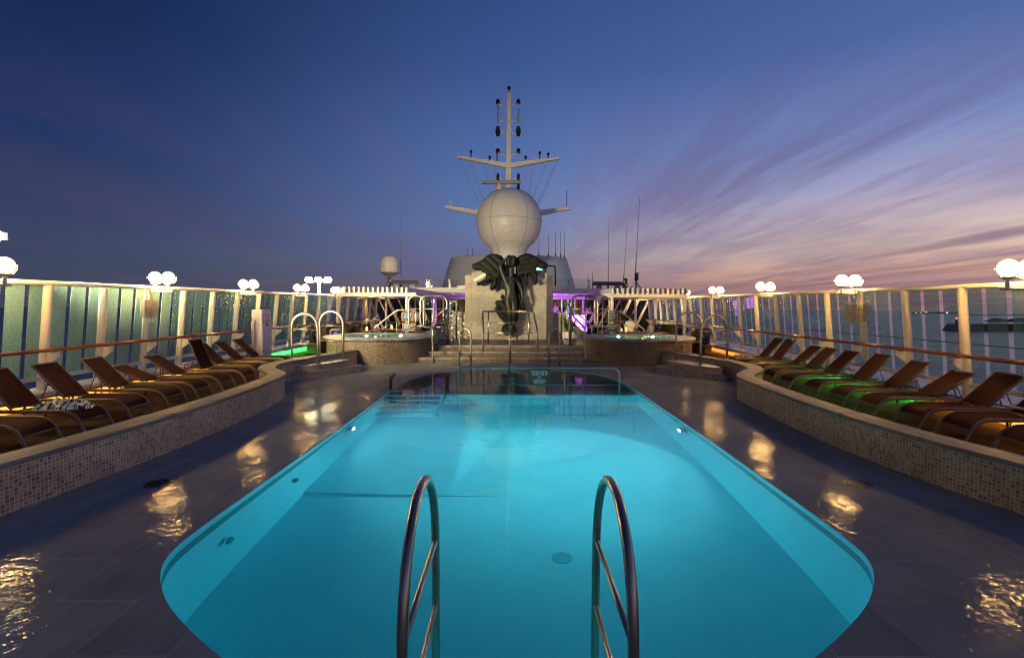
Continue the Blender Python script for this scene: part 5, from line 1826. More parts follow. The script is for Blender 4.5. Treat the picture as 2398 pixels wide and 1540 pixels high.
# paintings on the far wall
for lb, u0, u1, v0, v1, mt in (('gilt framed figure painting on the lounge wall left of the statue', 1031, 1046, 702, 742, 'picture_dark'),
                              ('small gilt framed painting beside the green wall light on the left', 1072, 1086, 706, 735, 'picture'),
                              ('wide dark red seascape painting on the lounge wall to the right', 1352, 1383, 706, 740, 'picture'),
                              ('dark red picture hanging just right of the statue wall', 1294, 1306, 704, 735, 'picture')):
    a = W(u0, v1, 41.35); c = W(u1, v0, 41.35)
    tt = thing('painting', lb, 'painting', ((a.x + c.x) / 2, 41.5, a.z), 0, 'paintings in the lounge')
    w_ = (c.x - a.x) / 2; h_ = c.z - a.z
    b = MB(); b.box(-w_, w_, -0.02, 0.0, 0, h_); b.build('canvas', M[mt], tt)
    b = MB(); q = 0.09
    b.box(-w_ - q, w_ + q, -0.05, -0.002, -q, -0.002); b.box(-w_ - q, w_ + q, -0.05, -0.002, h_ + 0.002, h_ + q); b.box(-w_ - q, -w_ - 0.002, -0.05, -0.002, 0, h_); b.box(w_ + 0.002, w_ + q, -0.05, -0.002, 0, h_)
    b.build('frame', M['gold'], tt)
for s in (-1, 1):
    point('eave_glow', (s * 3.0, 33.2, 1.75), 45 if s < 0 else 130, (0.50, 0.12, 1.0), 0.4)
    point('eave_glow', (s * 4.7, 33.0, 1.9), 6 if s < 0 else 28, (0.50, 0.12, 1.0), 0.4)
    point('lounge_glow', (s * 3.2, 37.5, 2.3), 50, (1.0, 0.62, 0.35), 0.3)
    point('lounge_glow', (s * 7.0, 38.0, 2.3), 18, (1.0, 0.55, 0.25), 0.3)

# ================================================================ roof equipment
ZR = zr1
t = thing('roof_railing', 'glass railing with pale posts round the lounge roof', 'railing', (0, 32.2, ZR))
b = MB()
for x0_, x1_ in ((-5.2, -1.9), (1.9, 5.3)):
    bb = MB(); bb.box(x0_, x1_, -0.008, 0.008, 0.05, 0.52); bb.build('glass_panel', M['glass_rail'], t)
    bb = MB(); bb.tube([(x0_, 0, 0.53), (x1_, 0, 0.53)], 0.006, 5); bb.build('top_wire', M['darkmetal'], t)
for x in (-5.0, -3.75, -2.5, 2.4, 3.75, 5.0):
    bb = MB(); bb.extr([(-0.16, 0), (0.06, 0), (0.05, 0.52), (-0.03, 0.52)], lambda a, z, q: (x + a * (1 if x > 0 else -1) * 0.8, q, z), -0.05, 0.05); bb.build('post', M['cream'], t)

for s, lb in ((-1, 'long dark canvas covered roof awning on the left'), (1, 'long dark canvas covered roof awning on the right')):
    u0, u1 = (916, 979) if s < 0 else (1387, 1460)
    y = 35.0
    a = W(u0, 668, y); c = W(u1, 668, y)
    t = thing('covered_awning', lb, 'covered awning', ((a.x + c.x) / 2, y, ZR), 0, 'canvas covered awnings on the roof')
    L = (c.x - a.x) / 2
    z0 = WZ(950, 666, y) - ZR; z1 = WZ(950, 657, y) - ZR
    b = MB(); n_ = 14
    prof = [(0.28 * math.cos(q), z0 + (z1 - z0) * math.sin(q)) for q in [PI * i / n_ for i in range(n_ + 1)]]
    b.extr([(p_[0], p_[1]) for p_ in prof], lambda p_, z, q: (q + (0.07 * (z - z0) / (z1 - z0) * (1 if q < 0 else -1)), p_, z), -L, L); b.build('canvas_cover', M['canvas'], t, smooth=True, angle=50)
    for x in (-L * 0.55, L * 0.62):
        b = MB(); b.extr([(-0.28, -0.4), (0.2, -0.4), (0.12, z0), (-0.16, z0)], lambda p_, z, q: (x + p_, q, max(z, 0.0)), -0.12, 0.12); b.build('stand', M['grey'], t)
    xe = -L - 0.15 if s < 0 else L + 0.15
    tt = thing('searchlight', 'round black searchlight at the outer end of the %s roof awning' % ('left' if s < 0 else 'right'), 'searchlight', (t.location.x + xe * 0.9, y - 0.6, ZR), 0, 'searchlights on the roof')
    b = MB(); b.lathe([(0, 0.12), (0.13, 0.1), (0.15, -0.1), (0.13, -0.12)], 14); o = b.build('drum', M['dark'], tt, smooth=True, loc=(0, 0, 0.3)); o.rotation_euler = (R(90), 0, 0)
    b = MB(); b.ball((0, -0.1, 0.3), 0.1, 12, 8, (1, 0.3, 1)); b.build('lens', M['steel'], tt, smooth=True)
    b = MB(); b.tube([(0, 0, 0), (0, 0, 0.2)], 0.04, 7); b.build('stem', M['darkmetal'], tt)
    tt = thing('roof_fitting', 'dark bracket at the outer end of the %s roof awning' % ('left' if s < 0 else 'right'), 'bracket', (t.location.x + xe * 1.02, y, ZR), 0, 'brackets on the roof')
    b = MB(); b.box(-0.08, 0.08, -0.06, 0.06, 0, 0.72); b.build('plate', M['darkmetal'], tt)
    b = MB(); b.box(-0.18, 0.06, -0.1, 0.1, 0.62, 0.8); b.build('head', M['darkmetal'], tt)

# small satellite dome left
y = 36.0
t = thing('satellite_dome', 'small white satellite dome on a post left of the funnel', 'satellite dome', (WX(913, y), y, ZR))
r = (935 - 891) / 2 / FPX * y
zc = WZ(913, 638, y) - ZR; ztop = WZ(913, 597, y) - ZR
b = MB(); hh = ztop - zc
b.lathe([(r, 0.0)] + [(r * (0.985 if q < 0.5 else math.cos((q - 0.5) / 0.5 * PI / 2) ** 0.7 * 0.985), hh * (q * 0.9 if q < 0.5 else 0.45 + 0.55 * math.sin((q - 0.5) / 0.5 * PI / 2))) for q in [i / 14 for i in range(15)]], 28, (0, 0, zc))
b.build('dome', M['cream'], t, smooth=True)
b = MB(); b.lathe([(0.1, -0.32), (r * 0.5, -0.2), (r * 1.03, -0.02), (r * 1.03, 0.0), (r, 0.0)], 28, (0, 0, zc)); b.build('underside', M['grey'], t, smooth=True, angle=50)
b = MB(); b.tube([(0, 0, -0.1), (0, 0, zc - 0.25)], 0.1, 10); b.build('post', M['white'], t, smooth=True)

# funnel
y = 46.0
t = thing('funnel', 'broad grey white ship funnel tapering behind the statue wall', 'funnel', (WX(1191, y), y, ZR - 0.3))
k = y / FPX
w0, w1 = (1362 - 1018) / 2 * k, (1337 - 1047) / 2 * k
zt = WZ(1191, 598, y) - ZR + 0.3
b = MB(); nn = 64
vs = []
for (w_, d_, z) in ((w0 * 1.02, 5.2, -2.0), (w0, 5.0, 0.3), (w1, 4.0, zt), (w1 * 0.97, 3.9, zt + 0.03), (w1 * 0.9, 3.5, zt - 0.6)):
    for i in range(nn):
        a = 2 * PI * i / nn
        cx_ = math.copysign(abs(math.cos(a)) ** 0.75, math.cos(a)); sy_ = math.copysign(abs(math.sin(a)) ** 0.75, math.sin(a))
        vs.append((w_ * cx_, d_ * sy_ + 4.0, z))
fs = []
for q in range(4):
    for i in range(nn):
        j = (i + 1) % nn
        fs.append((q * nn + i, q * nn + j, (q + 1) * nn + j, (q + 1) * nn + i))
b.add(vs, fs + [tuple(4 * nn + i for i in range(nn))]); b.build('casing', M['funnel'], t, smooth=True, angle=40)
for s in (-1, 1):
    b = MB(); b.bar((s * (w0 * 0.68), 2.2, 2.4), (s * (w0 * 0.685), 2.4, 1.7), 0.06, 0.05); b.build('vent', M['darkmetal'], t)

# main radome
y = 40.0; k = y / FPX
c = W(1192, 519, y)
r = 76 * k
t = thing('radome', 'huge white spherical radome on a waisted neck above the statue', 'radome', (c.x, y, ZR))
zc = c.z - ZR
zn = WZ(1192, 600, y) - ZR
prof = [(40 * k, zn), (40.5 * k, zn + 0.15), (42 * k, zn + 0.5), (48 * k, zn + 0.9)]
a0 = -math.acos(min(1, 60 / 76.0))
for i in range(26):
    a = R(-47) + (PI / 2 - R(-47)) * i / 25
    prof.append((max(0.0, r * math.cos(a)), zc + r * math.sin(a)))
prof = [p_ for p_ in prof]
prof[3:5] = [(46 * k, zn + 0.62), (50 * k, zn + 0.82)]
b = MB(); b.lathe(prof, 56); dm = b.build('dome', M['white'], t, smooth=True)
# panel seams
for a in (-122, -58, -165, -15, -240, -300):
    pts = []
    for i in range(24):
        e = R(-45) + (R(88) + R(45)) * i / 23
        pts.append(((r + 0.003) * math.cos(e) * math.cos(R(a)), (r + 0.003) * math.cos(e) * math.sin(R(a)), zc + (r + 0.003) * math.sin(e)))
    pts = [((40.6 * k) * math.cos(R(a)), (40.6 * k) * math.sin(R(a)), zn + 0.15), ((45 * k) * math.cos(R(a)), (45 * k) * math.sin(R(a)), zn + 0.62)] + pts
    bb = MB(); bb.tube(pts, 0.018, 5); bb.build('seam', M['grey'], dm, smooth=True)
bb = MB(); bb.tube([((r + 0.003) * math.cos(2 * PI * i / 64), (r + 0.003) * math.sin(2 * PI * i / 64), zc) for i in range(64)], 0.018, 5, closed=True); bb.build('seam', M['grey'], dm, smooth=True)
bb = MB()
hx_, hz_ = 11.5 * k, 0
q = []
for (x, z) in ((-11, -20), (11, -20), (11, -52), (-11, -52)):
    zz = z * k; xx = x * k
    q.append((xx, -math.sqrt(max(0.01, (r + 0.01) ** 2 - xx * xx - zz * zz)), zc + zz))
bb.tube(fillet(q + [q[0]], 0.12, 4), 0.012, 4); bb.build('hatch', M['grey'], dm)
b = MB(); b.lathe([(44 * k, zn - 0.22), (44 * k, zn), (38 * k, zn)], 40); b.build('neck_ring', M['cream'], t, smooth=True, angle=40)
b = MB(); b.lathe([(34 * k, -0.05), (34 * k, zn - 0.22)], 32); b.build('pedestal', M['funnel'], t, smooth=True)

# mast
y = 43.5; k = y / FPX
P = lambda u, v: Vector((W(u, v, y).x - mx_, 0, W(u, v, y).z - ZR))
mx_ = WX(1190, y)
t = thing('radio_mast', 'tall white radio mast with crossarms above the radome', 'mast', (mx_, y, ZR))
b = MB()
zt_ = P(1190, 222).z
w_b, w_t = 7.4 * k, 4.6 * k
vs = [(-w_b, -w_b, 0), (w_b, -w_b, 0), (w_b, w_b, 0), (-w_b, w_b, 0), (-w_t, -w_t, zt_), (w_t, -w_t, zt_), (w_t, w_t, zt_), (-w_t, w_t, zt_)]
b.hexa(vs); b.lathe([(w_t * 1.1, 0), (w_t * 0.9, 0.15), (0.05, 0.3)], 10, (0, 0, zt_)); b.build('tower', M['cream'], t)
b = MB(); b.tube([(0, 0, zt_ + 0.2), (0, 0, P(1191, 207).z)], 0.06, 6); b.ball((0, 0, P(1191, 206).z), 0.16, 8, 6); b.tube([(0, 0, P(1191, 206).z), (0, 0, P(1191, 201).z)], 0.03, 5); b.build('top_light', M['dark'], t)
for (a, c_, w_) in (((1071, 368), (1186, 388), 0.42), ((1310, 371), (1196, 388), 0.42), ((1043, 485), (1192, 511), 0.62), ((1336, 487), (1192, 511), 0.62)):
    A = P(*a); B = P(*c_)
    dd = 0.18
    b = MB(); d_ = (B - A).normalized()
    hA = w_ * 0.38; hB = w_
    b.hexa([(A.x, -dd, A.z - hA / 2), (B.x, -dd, B.z - hB / 2), (B.x, dd, B.z - hB / 2), (A.x, dd, A.z - hA / 2), (A.x, -dd, A.z + hA / 2), (B.x, -dd, B.z + hB / 2), (B.x, dd, B.z + hB / 2), (A.x, dd, A.z + hA / 2)])
    b.build('crossarm', M['cream'], t)
for v, kind in ((243, 'lamp'), (281, 'rod'), (307, 'double'), (358, 'lamp'), (415, 'red'), (438, 'red')):
    for s in (-1, 1):
        A = P(1190 + s * 8, v + 6); B = P(1190 + s * 24, v)
        b = MB(); b.tube([A, B], 0.07, 6); ar = b.build('bracket', M['cream'], t, smooth=True)
        b = MB()
        if kind == 'lamp': b.lathe([(0, 0), (0.18, 0), (0.18, 0.14), (0.1, 0.18), (0.17, 0.24), (0.12, 0.34), (0, 0.34)], 10, tuple(B))
        elif kind == 'rod': b.tube([B - Vector((0, 0, 0.2)), B + Vector((0, 0, 1.6 if s < 0 else 0.9))], 0.07, 7)
        elif kind == 'double': b.lathe([(0, -0.42), (0.17, -0.4), (0.12, -0.25), (0.21, -0.2), (0.21, 0.15), (0.12, 0.2), (0.17, 0.36), (0, 0.38)], 10, tuple(B))
        else: b.lathe([(0, -0.25), (0.12, -0.25), (0.12, 0.18), (0.08, 0.3), (0, 0.32)], 10, tuple(B))
        b.build('signal_lamp', M['dark'] if kind != 'rod' else M['grey'], ar, smooth=True, angle=50)
for u, v0, v1 in ((1103, 371, 355), (1147, 379, 368), (1164, 381, 353), (1264, 375, 358), (1284, 372, 361), (1231, 378, 368)):
    A = P(u, v0); B = P(u, v1)
    b = MB(); b.tube([A, B], 0.05, 6); b.ball(tuple(B), 0.13, 8, 6); b.build('aerial', M['dark'], t, smooth=True)
for (a, c_) in (((1072, 369), (1124, 478)), ((1101, 373), (1132, 470)), ((1131, 379), (1152, 458)), ((1158, 383), (1166, 450)), ((1308, 373), (1263, 478)), ((1305, 373), (1256, 480)), ((1280, 376), (1246, 470)), ((1252, 380), (1238, 458))):
    A = P(*a); B = P(*c_)
    b = MB(); b.tube([A, B], 0.014, 4); b.build('halyard', M['grey'], t)
b = MB(); b.tube([P(1170, 432) - Vector((0, 0.4, 1.0)), P(1170, 432) - Vector((0, 0.4, 0))], 0.3, 10); b.build('scanner_stem', M['cream'], t, smooth=True)
b = MB(); A = P(1174, 431); b.box(A.x - 1.6, A.x + 1.6, -0.75, -0.45, A.z - 0.12, A.z + 0.14); b.build('radar_scanner', M['grey'], t)
for v in (492, 497):
    pass
A = P(1056, 484); b = MB(); b.tube([A, A + Vector((0, 0, 0.5))], 0.06, 5); b.build('aerial', M['cream'], t)
A = P(1327, 484); b = MB(); b.tube([A, A + Vector((0, 0, 1.35))], 0.03, 5); b.build('aerial', M['dark'], t)

# whip aerials
for u, v0, v1, y, lb in ((939, 672, 506, 37, 'tall thin whip aerial beside the small satellite dome'),
                         (1424, 672, 508, 37, 'tall whip aerial over the right roof awning, nearest the funnel'),
                         (1459, 672, 531, 37, 'shorter leaning whip aerial over the right roof awning'),
                         (1262, 592, 553, 47, 'whip aerial on the funnel, leftmost of the five on its right side'),
                         (1284, 592, 546, 47, 'whip aerial on the funnel, second from the left of the five'),
                         (1301, 592, 541, 47, 'whip aerial on the funnel, middle one of the five'),
                         (1313, 594, 539, 47, 'whip aerial on the funnel, fourth from the left of the five'),
                         (1322, 596, 545, 47, 'whip aerial on the funnel, rightmost of the five'),
                         (1094, 592, 579, 47, 'stubby aerial on the left side of the funnel top'),
                         (1107, 592, 582, 47, 'shortest aerial on the left side of the funnel top'),
                         (1005, 672, 646, 36, 'small aerial between the left awning and the funnel'),
                         (1377, 672, 643, 36, 'small aerial between the funnel and the right awning'),
                         (1388, 672, 636, 36, 'small tall aerial touching the right awning')):
    A = W(u, v0, y); B = W(u + (2 if 1400 < u else 0), v1, y)
    if u == 1459: B = W(1468, v1, y)
    base = A.copy(); h_ = (B - A)
    base.z = (ZR if y < 40 else A.z - 0.3); hh = B - base
    t = thing('whip_aerial', lb, 'aerial', base, 0, 'whip aerials on the roof')
    b = MB(); b.tube([(0, 0, 0), tuple(hh * 0.25), tuple(hh * 0.6), tuple(hh)], [0.035, 0.03, 0.02, 0.012], 6); b.build('rod', M['grey'] if v1 < 560 else M['darkmetal'], t, smooth=True)
    b = MB(); b.tube([(0, 0, 0), tuple(hh * 0.08)], 0.065, 7); b.build('socket', M['darkmetal'], t, smooth=True)
y = 36.5
A = W(1490, 684, y); B = W(1498, 462, y); Z = W(1490, 640, y)
t = thing('tripod_aerial', 'tallest whip aerial standing on a tripod at the right of the roof', 'aerial', (A.x, y, 2.95))
o3 = Vector((A.x, y, 2.95))
b = MB(); b.tube([(0, 0, 0), tuple(Z - o3)], 0.07, 8); b.build('mast', M['grey'], t, smooth=True)
b = MB(); b.tube([tuple(Z - o3 - Vector((0.08, 0, 0.4))), tuple(B - o3)], [0.045, 0.014], 7); b.build('rod', M['grey'], t, smooth=True)
for dx, dy in ((-0.75, 0.2), (0.75, 0.2), (0.35, -0.5)):
    b = MB(); b.tube([(dx, dy, 0), (0, 0, 0.85)], 0.025, 6); b.build('leg', M['grey'], t, smooth=True)
b = MB(); b.box(-0.12, 0.12, -0.1, 0.1, (Z - o3).z - 0.5, (Z - o3).z + 0.05); b.build('tuner_box', M['darkmetal'], t)
t = thing('davit', 'thin black hooked davit on the roof edge right of the statue wall', 'davit', (W(1296, 672, 31.6).x, 31.6, ZR + 0.1))
h0 = WZ(1290, 623, 31.6) - ZR - 0.1
b = MB(); b.tube(fillet([(0.12, 0, 0.0), (0.1, 0, h0), (-0.5, 0, h0 + 0.02), (-0.5, 0, h0 - 0.4)], 0.12, 5), 0.05, 8); b.build('arm', M['dark'], t, smooth=True)

# ================================================================ furniture
def wicker_chair():
    t = thing('wicker_chair', 'x', 'wicker chair')
    b = MB(); b.prism([(-0.33, -0.3), (0.33, -0.3), (0.31, 0.3), (-0.31, 0.3)], 0.05, 0.40); b.build('base', M['wicker'], t)
    # winged back, curved in plan and flaring at the top
    vs = []; nu, nv = 16, 9
    for s_ in (0, 1):
        for i in range(nu + 1):
            a = R(-118) + R(236) * i / nu
            for j in range(nv + 1):
                f = j / nv
                hmax = 1.04 - 0.42 * (abs(i / nu - 0.5) * 2) ** 3.0
                z = 0.38 + (hmax - 0.38) * f
                fl = 1 + 0.16 * f ** 2
                rr = (0.345 - 0.05 * s_)
                vs.append((rr * math.sin(a) * fl, (rr * math.cos(a) * 0.92 * fl - 0.0), z - 0.0))
    m0 = (nu + 1) * (nv + 1); fs = []
    for i in range(nu):
        for j in range(nv):
            q = i * (nv + 1) + j
            fs.append((q, q + nv + 1, q + nv + 2, q + 1)); fs.append((m0 + q, m0 + q + 1, m0 + q + nv + 2, m0 + q + nv + 1))
        fs.append((i * (nv + 1) + nv, (i + 1) * (nv + 1) + nv, m0 + (i + 1) * (nv + 1) + nv, m0 + i * (nv + 1) + nv))
    for i in (0, nu):
        for j in range(nv):
            q = i * (nv + 1) + j; fs.append((q, q + 1, m0 + q + 1, m0 + q))
    b = MB(); b.add(vs, fs); b.build('back', M['wicker'], t, smooth=True)
    rim = [vs[i * (nv + 1) + nv] for i in range(nu + 1)]
    b = MB(); b.tube(rim, 0.03, 7); b.build('rim', M['wicker'], t, smooth=True)
    b = MB(); b.ball((0, -0.02, 0.44), 0.3, 14, 8, (0.95, 0.95, 0.22)); b.build('seat_cushion', M['purple'] if 0 else M['blackfab'], t, smooth=True)
    b = MB()
    cu = MB(); cu.ball((0, 0, 0), 1.0, 20, 14)
    sq = lambda q, k: math.copysign(abs(q) ** k, q)
    b.add([(0.25 * sq(x, 0.45), 0.16 + 0.075 * y, 0.72 + 0.24 * sq(z, 0.45)) for x, y, z in cu.v], cu.f); b.build('back_cushion', M['lattice'], t, smooth=True)
    for x in (-0.27, 0.27):
        for y in (-0.24, 0.24):
            b = MB(); b.tube([(x, y, 0), (x, y, 0.06)], 0.025, 6); b.build('leg', M['wicker'], t)
    return t


CH0 = wicker_chair(); used = False
for x, y, rz, lb in (
        (-7.72, 20.7, 60, 'brown wicker chair with blue lattice cushion beside the left tub, nearer the windscreen'),
        (-7.18, 21.3, 35, 'brown wicker chair with blue lattice cushion touching the left tub wall'),
        (-7.9, 24.3, 60, 'wicker chair with pale lattice cushion just past the left hoops'),
        (-7.95, 25.3, 80, 'wicker chair at the left terrace table with its back to the windscreen'),
        (-7.48, 25.75, 82, 'wicker chair of the white haired man in black'),
        (-5.6, 28.0, -20, 'empty wicker chair behind the left terrace tables'),
        (-5.1, 28.6, -60, 'wicker chair with blue cushion near the left notice boards'),
        (-3.95, 29.5, -40, 'purple lit wicker chair beside the left planter'),
        (7.95, 21.1, -50, 'brown wicker chair with black and white lattice cushion beside the right tub'),
        (7.9, 25.2, 130, 'wicker chair seen from behind at the right terrace table'),
        (8.45, 25.4, 150, 'wicker chair at the right terrace half hidden by the hoop'),
        (7.28, 25.28, -75, 'wicker chair of the fair haired woman'),
        (4.4, 26.5, 40, 'wicker chair with black and white cushion beside the right notice boards'),
        (5.6, 27.2, 10, 'wicker chair with patterned cushion behind the right notice boards')):
    o = CH0 if not used else copy_tree(CH0); used = True
    o.location = (x, y, ZD + 0.001); o.rotation_euler = (0, 0, R(rz)); o['label'] = lb; o['group'] = 'wicker chairs on the side terraces'


def dining_table():
    t = thing('dining_table', 'x', 'table')
    b = MB(); b.box(-0.48, 0.48, -0.42, 0.42, 0.69, 0.725); b.build('tabletop', M['frame_wood'], t)
    b = MB(); b.tube([(0, 0, 0.03), (0, 0, 0.69)], 0.045, 10); b.build('column', M['darkmetal'], t, smooth=True)
    b = MB(); b.lathe([(0, 0.035), (0.24, 0.02), (0.26, 0)], 18); b.build('foot', M['darkmetal'], t, smooth=True)
    return t


def lantern(x, y, z, lb):
    t = thing('candle_lantern', lb, 'lantern', (x, y, z), 0, 'candle lanterns on the terrace tables')
    b = MB()
    b.lathe([(0.055, 0.0), (0.06, 0.14), (0.052, 0.14), (0.05, 0.004), (0, 0.004)], 14); b.build('glass_shade', M['lantern'], t, smooth=True, angle=50)
    b = MB(); b.lathe([(0, 0.006), (0.025, 0.006), (0.025, 0.06), (0, 0.06)], 10); c_ = b.build('candle', M['tabletop'], t)
    b = MB(); b.ball((0, 0, 0.15), 0.035, 8, 6, (0.7, 0.7, 1.4)); b.build('flame', M['candle'], c_, smooth=True)
    return t


T1 = dining_table(); used = False
tabs = [(-6.55, 24.6, 'square terrace table with two candle lanterns behind the left tub'), (-5.75, 26.2, 'square terrace table behind the seated white haired couple'), (-4.9, 27.3, 'dark square table near the left notice boards'),
        (5.9, 24.5, 'square terrace table before the fair haired woman'), (6.9, 23.9, 'square terrace table at the end of the right tub'), (5.1, 26.2, 'square table beside the man in the white shirt')]
for x, y, lb in tabs:
    o = T1 if not used else copy_tree(T1); used = True
    o.location = (x, y, ZD + 0.001); o['label'] = lb; o['group'] = 'square tables on the side terraces'
zt_ = ZD + 0.727
lantern(-6.75, 24.3, zt_, 'larger glowing candle lantern on the table behind the left tub')
lantern(-5.95, 26.0, zt_, 'glowing candle lantern on the table behind the couple')
lantern(-5.0, 27.2, zt_, 'small candle lantern on the dark table by the left notice boards')
lantern(5.6, 24.4, zt_, 'candle lantern on the table before the fair haired woman')
for x, y, lb, c_ in ((-7.0, 24.35, 'small red brown menu stand at the left end of the left table', 'rust'), (-6.3, 24.4, 'red brown menu stand beside the larger lantern', 'rust'), (-6.05, 26.3, 'white card stand on the table behind the couple', 'white'), (5.35, 24.3, 'white card stand on the right terrace table', 'white')):
    t = thing('menu_stand', lb, 'menu stand', (x, y, zt_), 0, 'menu stands on the terrace tables')
    b = MB(); b.hexa([(-0.06, -0.04, 0), (0.06, -0.04, 0), (0.06, -0.03, 0), (-0.06, -0.03, 0), (-0.06, 0.0, 0.17), (0.06, 0.0, 0.17), (0.06, 0.01, 0.17), (-0.06, 0.01, 0.17)]); b.build('card', M[c_], t)
    b = MB(); b.box(-0.065, 0.065, -0.04, 0.045, -0.0005, 0.008); b.build('base', M['darkmetal'], t)

# notice boards hung on the tub rails
def board(x, z, y, w_, h_, title, lines, lb):
    t = thing('notice_board', lb, 'notice board', (x, y, z), 0, 'wood framed notice boards at the tubs')
    b = MB(); b.box(-w_ / 2, w_ / 2, 0, 0.02, 0, h_); p_ = b.build('panel', M['navy'], t)
    b = MB(); q = 0.065
    b.box(-w_ / 2 - q, w_ / 2 + q, -0.03, 0.025, -q, -0.001); b.box(-w_ / 2 - q, w_ / 2 + q, -0.03, 0.025, h_ + 0.001, h_ + q)
    b.box(-w_ / 2 - q, -w_ / 2 - 0.001, -0.03, 0.025, 0, h_); b.box(w_ / 2 + 0.001, w_ / 2 + q, -0.03, 0.025, 0, h_); b.build('frame', M['frame_wood'], t)
    text(title, 0.046, M['letter'], (0, -0.006, h_ - 0.04), p_, bold=0.002)
    rnd = random.Random(len(lb))
    for i in range(lines):
        L = w_ * (0.42 + 0.45 * rnd.random())
        bb = MB(); zz = h_ - 0.09 - i * (h_ - 0.11) / lines
        x0_ = -w_ / 2 + 0.03
        while x0_ < -w_ / 2 + L:
            ln = rnd.uniform(0.03, 0.09); bb.box(x0_, min(x0_ + ln, w_ / 2 - 0.03), -0.004, -0.001, zz, zz + 0.010); x0_ += ln + 0.015
        bb.build('text_line', M['letter_pale'], p_)


for s in (-1, 1):
    cx = -5.03 if s < 0 else 5.08
    yb = 21.95
    bx = WX(1048, yb) * 0 + (W(844 + 100, 770, yb).x if s < 0 else W(1438, 770, yb).x)
    bx = W(955, 750, yb).x if s < 0 else W(1433, 750, yb).x
    for (v0, v1, ttl, which) in ((733.5, 747.5, 'WHIRLPOOL', 'upper'), (758.5, 771.5, 'SWIMMING POOL', 'lower')):
        z0_ = WZ(941, v1, yb); z1_ = WZ(941, v0, yb)
        board(bx + (0.02 if which == 'lower' else 0), z0_, yb, 0.40, z1_ - z0_, ttl, 7, '%s wood framed blue notice board behind the %s tub' % (which, 'left' if s < 0 else 'right'))
    # rail round the back of the tub
    t = thing('tub_rail', 'steel rail with sloping end behind the %s tub, carrying the notice boards' % ('left' if s < 0 else 'right'), 'tub rail', (cx, 22.05, 0.93), 0, 'steel rails at the back of the tubs')
    if s < 0: us = (876, 883, 929, 968, 984)
    else: us = (1508, 1500, 1452, 1416, 1400)
    y = 22.05
    zz = lambda v: WZ(1192, v, y) - 0.93 + 0.0
    X = [W(u, 750, y).x - cx for u in us]
    zb = 0.0 if True else 0
    b = MB(); b.tube(fillet([(X[0], 0, 0.0), (X[0], 0, 0.22), (X[1] + 0.0, 0, 0.30), (X[2], 0, zz(727)), (X[3], 0, zz(727)), (X[4], 0, zz(737)), (X[4], 0, -0.76)], 0.12, 5), 0.03, 9); b.build('handrail', M['steel'], t, smooth=True)
    b = MB(); b.tube([(X[2], 0, zz(728)), (X[2], 0, -0.76)], 0.026, 8); b.build('post', M['steel'], t, smooth=True)
    for v in (752.5, 776):
        b = MB(); b.tube([(X[2], 0, zz(v)), (X[4], 0, zz(v))], 0.016, 7); b.build('crossbar', M['steel'], t, smooth=True)
    b = MB(); b.tube([(X[2], 0, zz(752)), (X[0] * 0.8 + X[1] * 0.2, 0, 0.02)], 0.018, 7); b.build('lower_bar', M['steel'], t, smooth=True)
    # looped rails at the tub steps
    y = 20.6
    def lp(u): return u if s < 0 else 2384 - u
    for nm, u0, u1, v0, v1, yy in (('nearer', 984, 1047, 692, 766, 20.5), ('farther', 957, 992, 693, 764, 21.4)):
        t = thing('loop_rail', '%s rounded steel loop rail at the %s tub steps' % (nm, 'left' if s < 0 else 'right'), 'handrail', (W(lp((u0 + u1) / 2), 750, yy).x, yy, ZU), 0, 'rounded loop rails at the tub steps')
        ox = t.location.x
        A = W(lp(u0), v0, yy); B = W(lp(u1), v1, yy)
        xa, xb = A.x - ox, B.x - ox; za, zb_ = A.z - ZU, B.z - ZU
        if nm == 'nearer':
            path = fillet([(xa + (xb - xa) * 0.55, 0, zb_), (xa, 0, zb_), (xa, 0, za), (xb, 0, za), (xb, 0, 0.0)], 0.34, 8)
            b = MB(); b.tube(path, 0.036, 10); b.build('loop', M['steel'], t, smooth=True)
            b = MB(); b.tube([(xa + (xb - xa) * 0.5, 0, zb_), (xb, 0, zb_)], 0.024, 8); b.build('crossbar', M['steel'], t, smooth=True)
        else:
            path = fillet([(xa + (xb - xa) * 0.5, 0, zb_), (xa, 0, zb_), (xa, 0, za), (xb, 0, za), (xb, 0, zb_), (xa + (xb - xa) * 0.5, 0, zb_)], 0.3, 8)
            b = MB(); b.tube(path, 0.036, 10); b.build('loop', M['steel'], t, smooth=True)
        zm = (za * 0.58 + zb_ * 0.42)
        b = MB(); b.tube([(xa, 0, zm), (xb, 0, zm)], 0.022, 8); b.build('crossbar', M['steel'], t, smooth=True)
        xm = xa + (xb - xa) * 0.45
        b = MB(); b.tube([(xm, 0.01, za), (xm, 0.01, 0.0 if nm == 'nearer' else -0.0)], 0.03, 8); b.build('post', M['steel'], t, smooth=True)
    # swan necked rail down the steps
    y = 19.6
    t = thing('swan_rail', 'swan necked steel rail curving down the steps by the %s tub' % ('left' if s < 0 else 'right'), 'handrail', (W(lp(1013), 840, 19.0).x, 19.0, 0.0), 0, 'swan necked rails at the steps')
    ox = t.location.x
    def wp(u, v, yy):
        q = W(lp(u), v, yy); return (q.x - ox, yy - 19.0, q.z)
    b = MB(); b.tube(curve([(0, 0, 0.0), (0, 0, 0.6), wp(1013.5, 775, 19.0), wp(1020, 762, 19.2), wp(1040, 742, 19.9), wp(1049, 722, 20.4), wp(1051, 712, 20.6)], 6), 0.034, 10); b.build('handrail', M['steel'], t, smooth=True)
    b = MB(); b.tube(curve([wp(1014, 806, 19.0), wp(1028, 790, 19.4), wp(1044, 765, 20.1), wp(1049, 735, 20.5)], 6), 0.022, 8); b.build('middle_bar', M['steel'], t, smooth=True)
